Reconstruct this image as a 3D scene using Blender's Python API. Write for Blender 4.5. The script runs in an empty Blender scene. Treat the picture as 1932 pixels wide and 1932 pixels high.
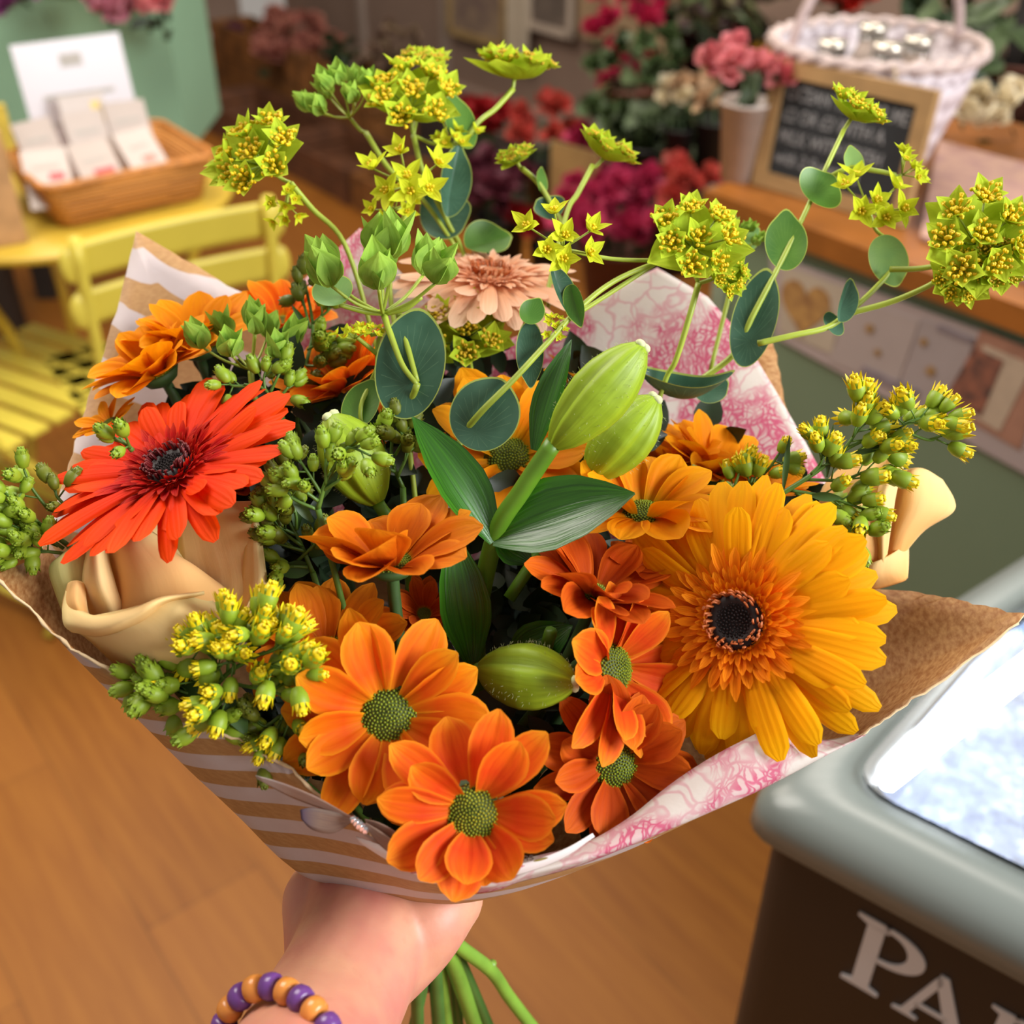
import bpy, math, random
from mathutils import Vector, Matrix, noise
R = math.radians
sc = bpy.context.scene
col = sc.collection
rnd = random.Random(7)

# ---------------------------------------------------------------- camera, light, exposure
F = 2100.0
PITCH = R(35.13)
CAMP = Vector((0, 0, 1.5))
SP, CP = math.sin(PITCH), math.cos(PITCH)
CM = Matrix(((1, 0, 0), (0, SP, -CP), (0, CP, SP)))          # columns: right, up, towards camera
cam = bpy.data.cameras.new('camera')
cam.sensor_width = 36
cam.lens = 36 * F / 1932
cam.clip_start = 0.02
cam.dof.use_dof = True
cam.dof.focus_distance = 0.455
cam.dof.aperture_fstop = 7.5
camo = bpy.data.objects.new('camera', cam)
col.objects.link(camo)
camo.matrix_world = Matrix.Translation(CAMP) @ CM.to_4x4()
sc.camera = camo

w = bpy.data.worlds.new('world')
sc.world = w
w.use_nodes = True
w.node_tree.nodes['Background'].inputs[0].default_value = (1.0, 0.90, 0.80, 1)
w.node_tree.nodes['Background'].inputs[1].default_value = 0.23

def area(name, loc, target, size, power, color):
    l = bpy.data.lights.new(name, 'AREA')
    l.shape = 'RECTANGLE'
    l.size, l.size_y = size
    l.energy = power
    l.color = color
    o = bpy.data.objects.new(name, l)
    col.objects.link(o)
    o.location = loc
    o.rotation_euler = (Vector(target) - Vector(loc)).to_track_quat('-Z', 'Y').to_euler()
    return o
area('window_daylight', (2.3, -0.5, 2.3), (0.0, 0.6, 1.1), (1.5, 1.2), 96, (0.95, 0.98, 1.0))
area('ceiling_fill', (-0.9, 1.3, 2.7), (-0.3, 1.0, 0.9), (1.2, 1.2), 34, (1.0, 0.93, 0.84))
area('ceiling_fill', (1.2, 3.0, 2.8), (0.8, 2.4, 0.6), (1.6, 1.6), 46, (1.0, 0.92, 0.82))  # added fill to brighten the back of the shop, no known fixture
area('ceiling_fill', (-1.2, 3.0, 2.8), (-0.5, 3.2, 0.3), (1.2, 1.2), 30, (1.0, 0.9, 0.78))  # added fill to lift the dark crates at back left, no known fixture
sc.view_settings.view_transform = 'Standard'
sc.view_settings.look = 'None'
sc.view_settings.gamma = 1
sc.view_settings.use_curve_mapping = False
sc.view_settings.exposure = 0.55

# ---------------------------------------------------------------- helpers
def W(px, py, d):
    return CAMP + CM @ Vector(((px - 966) / F * d, (966 - py) / F * d, -d))
def D(x, y, z):
    return (CM @ Vector((x, y, z))).normalized()
def ray(px, py):
    return CM @ Vector(((px - 966) / F, (966 - py) / F, -1))
def G(px, py, z):
    r = ray(px, py)
    return CAMP + r * ((z - CAMP.z) / r.z)
def PL(px, py, p0, n):
    r = ray(px, py)
    return CAMP + r * ((p0 - CAMP).dot(n) / r.dot(n))
def srgb(c):
    if isinstance(c, str):
        c = [int(c[i:i + 2], 16) / 255 for i in (0, 2, 4)]
    return tuple(x / 12.92 if x <= .04045 else ((x + .055) / 1.055) ** 2.4 for x in c) + (1,)

class NT:
    def __init__(s, name):
        s.m = bpy.data.materials.new(name)
        s.m.use_nodes = True
        s.t = s.m.node_tree
        s.b = s.t.nodes['Principled BSDF']
        s.o = s.t.nodes['Material Output']
    def n(s, ty, ins=None, **kw):
        x = s.t.nodes.new(ty)
        for k, v in kw.items():
            setattr(x, k, v)
        for k, v in (ins or {}).items():
            s.set(x.inputs[k], v)
        return x
    def set(s, sock, v):
        if hasattr(v, 'is_output'):
            s.t.links.new(v, sock)
        else:
            sock.default_value = v
    def mix(s, f, a, b, mode='MIX'):
        x = s.n('ShaderNodeMix', data_type='RGBA', blend_type=mode)
        s.set(x.inputs[0], f); s.set(x.inputs[6], a); s.set(x.inputs[7], b)
        return x.outputs[2]
    def math(s, op, a, b=0.0, c=0.0):
        x = s.n('ShaderNodeMath', operation=op)
        s.set(x.inputs[0], a); s.set(x.inputs[1], b); s.set(x.inputs[2], c)
        return x.outputs[0]
    def ramp(s, f, stops, interp='LINEAR'):
        x = s.n('ShaderNodeValToRGB')
        cr = x.color_ramp
        cr.interpolation = interp
        while len(cr.elements) < len(stops):
            cr.elements.new(0.5)
        for e, (p, c) in zip(cr.elements, stops):
            e.position = p; e.color = c
        s.set(x.inputs[0], f)
        return x.outputs[0]
    def noise(s, vec, scale, detail=3, rough=.5, dist=0.0):
        return s.n('ShaderNodeTexNoise', {'Vector': vec, 'Scale': scale, 'Detail': detail, 'Roughness': rough, 'Distortion': dist}).outputs[0]
    def coord(s, k='Object'):
        return s.n('ShaderNodeTexCoord').outputs[k]
    def mapping(s, vec, scale=(1, 1, 1), rot=(0, 0, 0), loc=(0, 0, 0)):
        return s.n('ShaderNodeMapping', {'Vector': vec, 'Scale': scale, 'Rotation': rot, 'Location': loc}).outputs[0]
    def bump(s, h, strength=.3, dist=.001):
        s.set(s.b.inputs['Normal'], s.n('ShaderNodeBump', {'Height': h, 'Strength': strength, 'Distance': dist}).outputs[0])
    def trans(s, colr, fac, tcol=None):
        t = s.n('ShaderNodeBsdfTranslucent')
        s.set(t.inputs['Color'], tcol if tcol is not None else colr)
        ms = s.n('ShaderNodeMixShader')
        ms.inputs[0].default_value = fac
        s.t.links.new(s.b.outputs[0], ms.inputs[1])
        s.t.links.new(t.outputs[0], ms.inputs[2])
        s.t.links.new(ms.outputs[0], s.o.inputs[0])

def mat(name, c, rough=.55, var=.12, scale=40, bump=0, metal=0, trans=0, spec=.5, c2=None):
    t = NT(name)
    c = srgb(c)
    c2 = srgb(c2) if c2 else tuple(x * (1 - var * 2) for x in c[:3]) + (1,)
    nz = t.noise(t.coord(), scale)
    cc = t.mix(t.ramp(nz, [(.35, (0, 0, 0, 1)), (.65, (1, 1, 1, 1))]), c2, c)
    t.set(t.b.inputs['Base Color'], cc)
    t.b.inputs['Roughness'].default_value = rough
    t.b.inputs['Metallic'].default_value = metal
    t.b.inputs['Specular IOR Level'].default_value = spec
    if bump:
        t.bump(nz, bump, .002)
    if trans:
        t.trans(cc, trans)
    return t.m

def petal_mat(name, stops, streak, sf=.45, trans=.28, rough=.5, vary=.06, edge=.6):
    """UV.x runs from base to tip, UV.y across: pigment gradient and lengthwise veins."""
    t = NT(name)
    uv = t.coord('UV')
    sx = t.n('ShaderNodeSeparateXYZ', {0: uv})
    base = t.ramp(sx.outputs[0], [(p, srgb(c)) for p, c in stops])
    oc = t.coord('Object')
    jit = t.n('ShaderNodeVectorMath', {0: t.mapping(uv, (1.6, 10, 1)), 1: t.mapping(oc, (18, 18, 18))}, operation='ADD').outputs[0]
    nz = t.noise(jit, 1.0, 4, .6)
    f = t.ramp(nz, [(.45, (0, 0, 0, 1)), (.72, (1, 1, 1, 1))])
    f = t.math('MULTIPLY', f, sf)
    c = t.mix(f, base, srgb(streak))
    hv = t.noise(oc, 22, 2)
    c = t.mix(t.ramp(hv, [(.4, (0, 0, 0, 1)), (.65, (vary * 6, vary * 6, vary * 6, 1))]), c, srgb(streak))
    ed = t.math('ABSOLUTE', t.math('SUBTRACT', sx.outputs[1], .5))
    c = t.mix(t.ramp(ed, [(.40, (0, 0, 0, 1)), (.5, (edge, edge, edge, 1))]), c, srgb(stops[-1][1]))
    t.set(t.b.inputs['Base Color'], c)
    t.b.inputs['Roughness'].default_value = .6
    t.b.inputs['Specular IOR Level'].default_value = .10
    rib = t.n('ShaderNodeTexWave', {'Vector': uv, 'Scale': 1.3, 'Distortion': .6}, bands_direction='Y').outputs[0]
    t.bump(t.math('ADD', rib, t.math('MULTIPLY', nz, 1.6)), .24, .0006)
    t.trans(c, trans)
    return t.m

class MB:
    def __init__(s):
        s.v, s.f, s.uv, s.m = [], [], [], []
    def add(s, v, f, uv=None, m=0, M=None):
        o = len(s.v)
        s.v += [M @ Vector(p) for p in v] if M else [Vector(p) for p in v]
        s.f += [[i + o for i in q] for q in f]
        s.uv += list(uv) if uv else [(0, 0)] * len(v)
        s.m += [m] * len(f)
        return s
    def build(s, name, mats, parent=None, smooth=True, org=None, **props):
        if not isinstance(mats, (list, tuple)):
            mats = [mats]
        if parent is not None:
            org = WL[parent.name]
        elif org is None:
            org = sum(s.v, Vector()) / max(1, len(s.v))
        me = bpy.data.meshes.new(name)
        me.from_pydata([p - org for p in s.v], [], s.f)
        ul = me.uv_layers.new(name='UVMap')
        flat = []
        for q in s.f:
            for i in q:
                flat += s.uv[i]
        ul.data.foreach_set('uv', flat)
        for m in mats:
            me.materials.append(m)
        me.polygons.foreach_set('material_index', s.m)
        me.polygons.foreach_set('use_smooth', [smooth] * len(s.f))
        me.update()
        o = bpy.data.objects.new(name, me)
        col.objects.link(o)
        if parent is not None:
            o.parent = parent
        else:
            o.location = org
        WL[o.name] = Vector(org)
        for k, v in props.items():
            o[k] = v
        return o
WL = {}
def thing(name, label, cat, loc, group=None):
    o = bpy.data.objects.new(name, None)
    col.objects.link(o)
    o.location = loc
    o.empty_display_size = .01
    WL[o.name] = Vector(loc)
    return tag(o, label, cat, group)
def tag(o, label, cat, group=None, kind=None):
    o['label'] = label
    o['category'] = cat
    if group: o['group'] = group
    if kind: o['kind'] = kind
    return o

def cr(p0, p1, p2, p3, t):
    return .5 * ((2 * p1) + (p2 - p0) * t + (2 * p0 - 5 * p1 + 4 * p2 - p3) * t * t + (3 * p1 - p0 - 3 * p2 + p3) * t ** 3)
def smooth(pts, k=4, cyc=False):
    n = len(pts)
    if n < 3 and not cyc:
        return [pts[0].lerp(pts[-1], i / k) for i in range(k + 1)]
    out = []
    for i in range(n if cyc else n - 1):
        g = (lambda j: pts[j % n]) if cyc else (lambda j: pts[j] if 0 <= j < n else (2 * pts[0] - pts[1] if j < 0 else 2 * pts[-1] - pts[-2]))
        for j in range(k):
            out.append(cr(g(i - 1), g(i), g(i + 1), g(i + 2), j / k))
    if not cyc:
        out.append(pts[-1].copy())
    return out
def tube(mb, pts, rad, seg=8, m=0, cyc=False, caps=True):
    n = len(pts)
    if not isinstance(rad, (list, tuple)):
        rad = [rad] * n
    elif len(rad) != n:
        rad = [rad[0] + (rad[-1] - rad[0]) * i / (n - 1) for i in range(n)]
    v, f, uv = [], [], []
    up = None
    for i in range(n):
        a = pts[(i - 1) % n] if (cyc or i > 0) else pts[0]
        b = pts[(i + 1) % n] if (cyc or i < n - 1) else pts[-1]
        t = (b - a).normalized()
        if up is None:
            up = t.orthogonal().normalized()
        up = (up - t * up.dot(t)).normalized()
        sd = t.cross(up)
        for j in range(seg):
            an = 2 * math.pi * j / seg
            v.append(pts[i] + (up * math.cos(an) + sd * math.sin(an)) * rad[i])
            uv.append((i / n, j / seg))
    for i in range(n if cyc else n - 1):
        for j in range(seg):
            k = (i + 1) % n
            f.append([i * seg + j, i * seg + (j + 1) % seg, k * seg + (j + 1) % seg, k * seg + j])
    if not cyc and caps:
        f.append(list(range(seg))[::-1])
        f.append([(n - 1) * seg + j for j in range(seg)])
    return mb.add(v, f, uv, m)
def basis(n, roll=0, hint=None):
    n = n.normalized()
    h = hint or Vector((0, 0, 1))
    x = h - n * h.dot(n)
    if x.length < 1e-3:
        x = n.orthogonal()
    x.normalize()
    y = n.cross(x)
    return Matrix((x, y, n)).transposed() @ Matrix.Rotation(roll, 3, 'Z')
def frame(p, n, roll=0, hint=None, s=1):
    return Matrix.Translation(p) @ (basis(n, roll, hint).to_4x4()) @ Matrix.Scale(s, 4)
def lathe(mb, prof, seg, M, m=0, sx=1, sy=1):
    v, f, uv = [], [], []
    for i, (r, z) in enumerate(prof):
        for j in range(seg):
            a = 2 * math.pi * j / seg
            v.append((r * math.cos(a) * sx, r * math.sin(a) * sy, z))
            uv.append((j / seg, i / max(1, len(prof) - 1)))
    for i in range(len(prof) - 1):
        for j in range(seg):
            f.append([i * seg + j, i * seg + (j + 1) % seg, (i + 1) * seg + (j + 1) % seg, (i + 1) * seg + j])
    return mb.add(v, f, uv, m, M)
def ball(mb, M, rx, ry=None, rz=None, seg=8, rings=5, m=0):
    ry = ry or rx; rz = rz or rx
    prof = [(max(.001, math.sin(math.pi * i / rings)), -math.cos(math.pi * i / rings)) for i in range(rings + 1)]
    return lathe(mb, prof, seg, M @ Matrix.Diagonal((rx, ry, rz, 1)), m)
def box(mb, M, sx, sy, sz, m=0):
    v = [(x * sx / 2, y * sy / 2, z * sz / 2) for x in (-1, 1) for y in (-1, 1) for z in (-1, 1)]
    f = [[0, 1, 3, 2], [4, 6, 7, 5], [0, 4, 5, 1], [2, 3, 7, 6], [0, 2, 6, 4], [1, 5, 7, 3]]
    vv, ff, uv = [], [], []
    for q in f:
        o = len(vv)
        vv += [v[i] for i in q]
        uv += [(0, 0), (0, 1), (1, 1), (1, 0)]
        ff.append([o, o + 1, o + 2, o + 3])
    return mb.add(vv, ff, uv, m, M)
def prism(mb, pts, h, m=0, M=None):
    """pts: flat outline (list of Vector); h: Vector extrusion"""
    n = len(pts)
    v = list(pts) + [p + h for p in pts]
    f = [list(range(n))[::-1], list(range(n, 2 * n))]
    f += [[i, (i + 1) % n, n + (i + 1) % n, n + i] for i in range(n)]
    return mb.add(v, f, None, m, M)
def patch(mb, rows, ku=4, kv=4, cyc=False, m=0, uvf=None, mf=None, wob=0, flip=False):
    """smooth surface through a grid of control points; rows run in v, columns in u"""
    rr = [smooth(r, ku, cyc) for r in rows]
    cols = [smooth([r[i] for r in rr], kv) for i in range(len(rr[0]))]
    nu, nv = len(cols), len(cols[0])
    v, uv, f = [], [], []
    for i in range(nu):
        for j in range(nv):
            p = cols[i][j]
            if wob:
                p = p + noise.noise_vector(p * 60) * wob
            v.append(p)
            uv.append(uvf(p, i / nu, j / (nv - 1)) if uvf else (j / (nv - 1), i / (nu - 1)))
    for i in range(nu if cyc else nu - 1):
        for j in range(nv - 1):
            a, b = i * nv + j, ((i + 1) % nu) * nv + j
            f.append([a, b, b + 1, a + 1] if not flip else [a, a + 1, b + 1, b])
    o = len(mb.f)
    mb.add(v, f, uv, m)
    if mf:
        k = 0
        for i in range(nu if cyc else nu - 1):
            for j in range(nv - 1):
                mb.m[o + k] = mf(i / nu, j / (nv - 1)); k += 1
    return mb
def solid(o, th, off=-1, **kw):
    s = o.modifiers.new('thickness', 'SOLIDIFY')
    s.thickness = th
    s.offset = off
    for k, v in kw.items():
        setattr(s, k, v)
    return o
def lerp_tab(tab, t):
    for (a, x), (b, y) in zip(tab, tab[1:]):
        if t <= b:
            u = (t - a) / (b - a)
            u = u * u * (3 - 2 * u) if False else u
            return x + (y - x) * u
    return tab[-1][1]
SH = {
    'daisy': [(0, .34), (.2, .62), (.42, .9), (.6, 1), (.76, .92), (.88, .68), (.96, .36), (1, .08)],
    'gerbera': [(0, .42), (.2, .7), (.45, .92), (.68, 1), (.84, .97), (.92, .82), (.97, .58), (1, .26)],
    'ovate': [(0, .3), (.12, .8), (.3, 1), (.5, .93), (.7, .66), (.86, .3), (1, .02)],
    'lance': [(0, .25), (.1, .5), (.3, .92), (.45, 1), (.65, .85), (.85, .45), (1, .03)],
    'thin': [(0, .6), (.5, 1), (.85, .8), (1, .2)],
}
def petal(mb, M, L, Wd, r0=0, lift=0, curl=0, cup=.2, shape='daisy', n=8, mm=4, ridge=.05, tw=0, m=0, u=None):
    v, uv, f = [], [], []
    x, z = r0, 0.0
    tab = SH[shape]
    for i in range(n + 1):
        t = i / n
        an = R(lift) + R(curl) * t
        if i:
            x += math.cos(an) * L / n
            z += math.sin(an) * L / n
        wd = lerp_tab(tab, t) * Wd / 2
        for j in range(mm + 1):
            s = j / mm * 2 - 1
            h = cup * Wd / 2 * s * s * math.sin(math.pi * min(1, t * .9 + .1)) - ridge * Wd * math.cos(s * math.pi * 2) * math.sin(math.pi * t)
            ta = R(tw) * t
            y, hh = s * wd * math.cos(ta) - h * math.sin(ta), s * wd * math.sin(ta) + h * math.cos(ta)
            v.append((x - math.sin(an) * hh, y, z + math.cos(an) * hh))
            uv.append((t if u is None else u, j / mm))
    for i in range(n):
        for j in range(mm):
            a = i * (mm + 1) + j
            f.append([a, a + mm + 1, a + mm + 2, a + 1])
    return mb.add(v, f, uv, m, M)
THR = W(800, 1690, .505)

# ---------------------------------------------------------------- materials
STEM = mat('stem_green', '5b7f2c', .45, .15, 60)
STEMD = mat('stem_dark_green', '2f4d1e', .5, .2, 60)
STEML = mat('stem_lime', 'a4b53c', .45, .1, 60)
LIME = petal_mat('bract_lime', [(0, 'b3bd1c'), (.5, 'a9c42a'), (1, 'bfd63a')], 'd0dc45', .4, .35)
LIMEY = petal_mat('bract_yellow_lime', [(0, 'd6d420'), (.5, 'c8d42a'), (1, 'cddc34')], 'e6e83a', .4, .3)
BRG = petal_mat('bract_green', [(0, 'b4cc58'), (.4, '7fa640'), (1, '9cc048')], 'a9c860', .5, .28)
YEL = mat('floret_yellow', 'f2cc08', .5, .12, 200)
YELD = mat('floret_ochre', 'd4ac0c', .5, .15, 200)

def leaf_round_mat(name, ca, cb, rim, vein):
    t = NT(name)
    sx = t.n('ShaderNodeSeparateXYZ', {0: t.coord('UV')})
    ang, r = sx.outputs[0], sx.outputs[1]
    oc = t.coord()
    base = t.mix(t.ramp(t.noise(oc, 45, 3), [(.35, (0, 0, 0, 1)), (.68, (1, 1, 1, 1))]), srgb(ca), srgb(cb))
    sn = t.math('ABSOLUTE', t.math('SINE', t.math('ADD', t.math('MULTIPLY', ang, 2 * math.pi * 11), t.math('MULTIPLY', t.noise(oc, 30, 2), 1.6))))
    thr = t.math('MULTIPLY', t.math('LESS_THAN', sn, .06), t.math('LESS_THAN', r, .8))
    c = t.mix(t.math('MULTIPLY', thr, .35), base, srgb(vein))
    c = t.mix(t.math('GREATER_THAN', r, .965), c, srgb(rim))
    t.set(t.b.inputs['Base Color'], c)
    t.b.inputs['Roughness'].default_value = .42
    t.trans(c, .18)
    return t.m
LBLUE = leaf_round_mat('round_leaf_blue_green', '2c4f3a', '476e57', 'a5b356', '8fae86')
LGRN = leaf_round_mat('round_leaf_green', '426f22', '5f8a34', 'a9ba4e', '8fae52')
LPALE = leaf_round_mat('round_leaf_pale', '7aa463', '98bc62', 'c0cf62', 'b5cf80')
def lily_mat(name, ca, cb, rough, spec=.5):
    t = NT(name)
    uv = t.coord('UV')
    nz = t.noise(t.mapping(uv, (.7, 9, 1)), 1.6, 3)
    c = t.mix(t.ramp(nz, [(.35, (0, 0, 0, 1)), (.65, (1, 1, 1, 1))]), srgb(ca), srgb(cb))
    t.set(t.b.inputs['Base Color'], c)
    t.b.inputs['Roughness'].default_value = rough
    t.b.inputs['Specular IOR Level'].default_value = spec
    t.bump(nz, .5, .0008)
    t.trans(c, .12)
    return t.m
LILYL = lily_mat('lily_leaf_gloss', '1f4d0c', '35700f', .27, .7)
BUDM = lily_mat('lily_bud_green', '86a01a', '9cb824', .5)
BUDS = mat('bud_seam_pale', 'cfd7a0', .7, .1)

def text_mesh(name, body, size, m, parent, M, extrude=.0002, offset=0.0, shear=0.0):
    cu = bpy.data.curves.new(name, 'FONT'); cu.body = body; cu.size = size; cu.extrude = extrude; cu.offset = offset; cu.shear = shear
    o = bpy.data.objects.new(name, cu); col.objects.link(o)
    bpy.context.view_layer.update()
    me = bpy.data.meshes.new_from_object(o.evaluated_get(bpy.context.evaluated_depsgraph_get()))
    bpy.data.objects.remove(o)
    me.name = name; me.materials.clear(); me.materials.append(m)
    o = bpy.data.objects.new(name, me); col.objects.link(o); o.parent = parent; o.matrix_local = M
    return o
# ---------------------------------------------------------------- room
AX = Vector((.616, -.788, 0)); BX = Vector((.788, .616, 0))      # along the counter / across it
ROT = math.atan2(AX.y, AX.x)
def floor_mat():
    t = NT('laminate_floor')
    m = t.mapping(t.coord(), (1, 1, 1), (0, 0, -ROT))
    br = t.n('ShaderNodeTexBrick', {'Vector': m, 'Scale': 1.0, 'Mortar Size': .0015, 'Bias': 0.0, 'Brick Width': 1.15, 'Row Height': .19,
                                    'Color1': srgb('91581f'), 'Color2': srgb('824c18'), 'Mortar': srgb('6a3c12')})
    br.offset = .37
    g = t.noise(t.mapping(m, (3, 40, 1)), 1.4, 5, .6, .4)
    c = t.mix(t.ramp(g, [(.35, (0, 0, 0, 1)), (.7, (.5, .5, .5, 1))]), br.outputs[0], srgb('a36a26'))
    t.set(t.b.inputs['Base Color'], c)
    t.b.inputs['Roughness'].default_value = .5
    t.b.inputs['Specular IOR Level'].default_value = .25
    t.bump(g, .1, .001)
    return t.m
fl = MB()
fl.add([(-4, -1.5, 0), (4.5, -1.5, 0), (4.5, 7, 0), (-4, 7, 0)], [[0, 1, 2, 3]])
o = fl.build('floor', floor_mat(), org=Vector((0, 0, 0))); o['kind'] = 'structure'
WALLM = mat('wall_paint_taupe', '8a7263', .8, .06, 3)
TRIM = mat('trim_offwhite', 'b0a090', .6, .05, 5)
C0 = 3.1                                             # distance of the back wall along BX
def RM(u, v, z=0):                                   # room coordinates: u along AX, v along BX
    return AX * u + BX * v + Vector((0, 0, z))
RR = Matrix.Rotation(ROT, 4, 'Z')
def rbox(mb, u0, u1, v0, v1, z0, z1, m=0):
    c = RM((u0 + u1) / 2, (v0 + v1) / 2, (z0 + z1) / 2)
    return box(mb, Matrix.Translation(c) @ RR, u1 - u0, v1 - v0, z1 - z0, m)
def uvz(px, py, v):                                  # pixel -> room coords on the vertical plane v
    p = PL(px, py, BX * v, BX)
    return p.dot(AX), p.z
o = rbox(MB(), -6, 1.2, C0, C0 + .12, 0, 2.9).build('wall_back', WALLM, smooth=False); o['kind'] = 'structure'
o = rbox(MB(), 1.2, 1.32, 2.2, C0 + .12, 0, 2.9).build('wall_right', mat('wall_grey', '8d8a84', .8, .05, 3), smooth=False); o['kind'] = 'structure'
o = rbox(MB(), -6.9, -6.78, -1, C0 + .1, 0, 2.9).build('wall_left', WALLM, smooth=False); o['kind'] = 'structure'
o = rbox(MB(), -5.9, 1.15, C0 - .02, C0, 0, .12).build('baseboard_back', TRIM, smooth=False); o['kind'] = 'structure'

def bev(o, w=.004, seg=2):
    b = o.modifiers.new('bevel', 'BEVEL'); b.width = w; b.segments = seg
    b.limit_method = 'ANGLE'
    return o
def tg_mat(name, c, dark, pitch=.085, axis=0):
    t = NT(name)
    m = t.mapping(t.coord(), (1, 1, 1), (0, 0, 0))
    sx = t.n('ShaderNodeSeparateXYZ', {0: m})
    fr = t.math('FRACT', t.math('DIVIDE', t.math('ADD', sx.outputs[axis], 10), pitch))
    gr = t.math('LESS_THAN', t.math('ABSOLUTE', t.math('SUBTRACT', fr, .5)), .045)
    base = t.mix(t.math('MULTIPLY', t.noise(t.coord(), 9), .35), srgb(c), srgb(dark))
    t.set(t.b.inputs['Base Color'], base)
    t.b.inputs['Roughness'].default_value = .55
    t.bump(t.math('SUBTRACT', 1.0, gr), 1.0, .006)
    return t.m
WOODT = mat('counter_top_wood', '9a5c22', .4, .18, 12)
SAGE = '6f8269'

# counter with tongue-and-groove front
pL = G(1328, 358, .92)
u0, v0 = pL.dot(AX), pL.dot(BX)
ct = thing('shop_counter', 'sage green panelled shop counter with brown wooden top, behind the bouquet on the right', 'counter', RM(u0 + .9, v0 + .35, 0))
# geometry in the counter's own axes so the boards follow it
def lbox(parent, name, m, x0, x1, y0, y1, z0, z1, rz=ROT, b=.003, **kw):
    mb = MB()
    box(mb, Matrix.Translation(((x0 + x1) / 2, (y0 + y1) / 2, (z0 + z1) / 2)), x1 - x0, y1 - y0, z1 - z0)
    o = mb.build(name, m, smooth=False, org=Vector((0, 0, 0)))
    if parent is not None:
        o.parent = parent
    o.rotation_euler = (0, 0, rz)
    if b: bev(o, b)
    for k, v in kw.items(): o[k] = v
    return o
lbox(ct, 'panelled_front', tg_mat('counter_green_boards', SAGE, '5d7058'), -.87, 1.1, -.33, .3, .06, .885)
lbox(ct, 'top', WOODT, -.9, 1.15, -.35, .35, .885, .92, b=.006)
lbox(ct, 'plinth', mat('plinth_dark', '39352c', .8), -.84, 1.1, -.3, .3, 0, .06)
lbox(ct, 'corner_strip', mat('corner_green', '8a9a84', .5), -.875, -.845, -.336, -.30, .06, .885, b=.002)

# printed strip of cards along the counter front
vf = v0 + .02
def front(px, py, off=0):
    return PL(px, py, BX * (vf - off), BX)
st = thing('notice_strip', 'pale strip of printed cards pinned along the green counter front', 'notice', front(1700, 690, .004))
mb = MB()
th = BX * .003
q = [front(1452, 478, .006), front(1990, 676, .006), front(1990, 925, .006), front(1462, 636, .006)]
prism(mb, q, th)
mb.build('backing', mat('strip_backing', 'aa9c9a', .5, .05, 8), st, smooth=False)
CARDM = [mat('card_lilac', 'a59894', .5, .04, 10), mat('card_grey', '9c9190', .5, .05, 10), mat('card_cream', 'b3a694', .5, .05, 10)]
def card(q, m, name='card', off=.0075, **kw):
    mb = MB(); prism(mb, [front(x, y, off) for x, y in q], BX * .001)
    return mb.build(name, m, st, smooth=False, **kw)
card([(1476, 500), (1600, 545), (1568, 668), (1470, 625)], CARDM[2])
card([(1610, 560), (1735, 606), (1690, 735), (1562, 682)], CARDM[0])
card([(1738, 600), (1840, 640), (1782, 790), (1698, 740)], CARDM[1])
pc = card([(1850, 622), (1975, 672), (1925, 850), (1795, 775)], mat('card_terracotta', 'a67a66', .5, .1, 20), label='card with terracotta border')
card([(1855, 650), (1948, 690), (1885, 815), (1818, 775)], mat('card_ivory', 'b7a48f', .5, .05), name='card', off=.0088)
card([(1838, 655), (1893, 681), (1850, 785), (1783, 748)], mat('photo_flower', '4c3a38', .5, .3, 60, c2='8d5a48'), name='photo', off=.0100)
hb = []
for k in range(28):
    a = 2 * math.pi * k / 28
    hx, hy = 16 * math.sin(a) ** 3, -(13 * math.cos(a) - 5 * math.cos(2 * a) - 2 * math.cos(3 * a) - math.cos(4 * a))
    hb.append((1518 + hx * 2.9 + hy * -.5, 578 + hy * 3.6 + hx * .9))
card(hb, mat('gold_heart', 'b08850', .5, .2, 50, c2='8a6440'), name='heart_print', off=.0088)
for x, y, r in ((1742, 645, 8), (1755, 700, 10), (1640, 620, 9), (1560, 590, 9), (1655, 665, 7)):
    card([(x + r * math.cos(a * .785), y + r * math.sin(a * .785)) for a in range(8)], mat('gold_spot', '9b7a50', .5), name='gold_spot', off=.0092)
card([(1628, 690), (1735, 738), (1728, 752), (1622, 704)], mat('print_line', '857a80', .6), name='print_line', off=.0092)
card([(1770, 612), (1838, 640), (1835, 650), (1766, 622)], mat('print_line2', '857a80', .6), name='print_line', off=.0092)

# white woven basket on the counter, with glassware
WICK = None
def weave_mat(name, ca, cb, s=60, sy=40):
    t = NT(name)
    uv = t.coord('UV')
    m = t.mapping(uv, (s, sy, 1))
    ch = t.n('ShaderNodeTexChecker', {'Vector': m, 'Scale': 1.0}).outputs[1]
    wv = t.n('ShaderNodeTexWave', {'Vector': m, 'Scale': .5, 'Distortion': .3}, bands_direction='Y').outputs[0]
    h = t.math('ADD', t.math('MULTIPLY', ch, .6), wv)
    c = t.mix(t.ramp(h, [(.1, (0, 0, 0, 1)), (.75, (1, 1, 1, 1))]), srgb(cb), srgb(ca))
    t.set(t.b.inputs['Base Color'], c)
    t.b.inputs['Roughness'].default_value = .6
    t.bump(h, .8, .004)
    return t.m
WICKW = weave_mat('white_wicker', 'd3c8cc', 'a4959a', 64, 11)
bc = G(1612, 318, .921)
bk = thing('white_wicker_basket', 'whitewashed round wicker basket holding glassware on the wooden counter', 'basket', bc)
H = .19
M0 = Matrix.Translation(bc)
mb = MB()
lathe(mb, [(.001, .004), (.095, .004), (.098, .0), (.117, .06), (.14, .125), (.155, H), (.149, H), (.134, .125), (.111, .06), (.092, .012), (.001, .012)], 56, M0)
mb.build('woven_body', WICKW, bk)
mb = MB()
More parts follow.
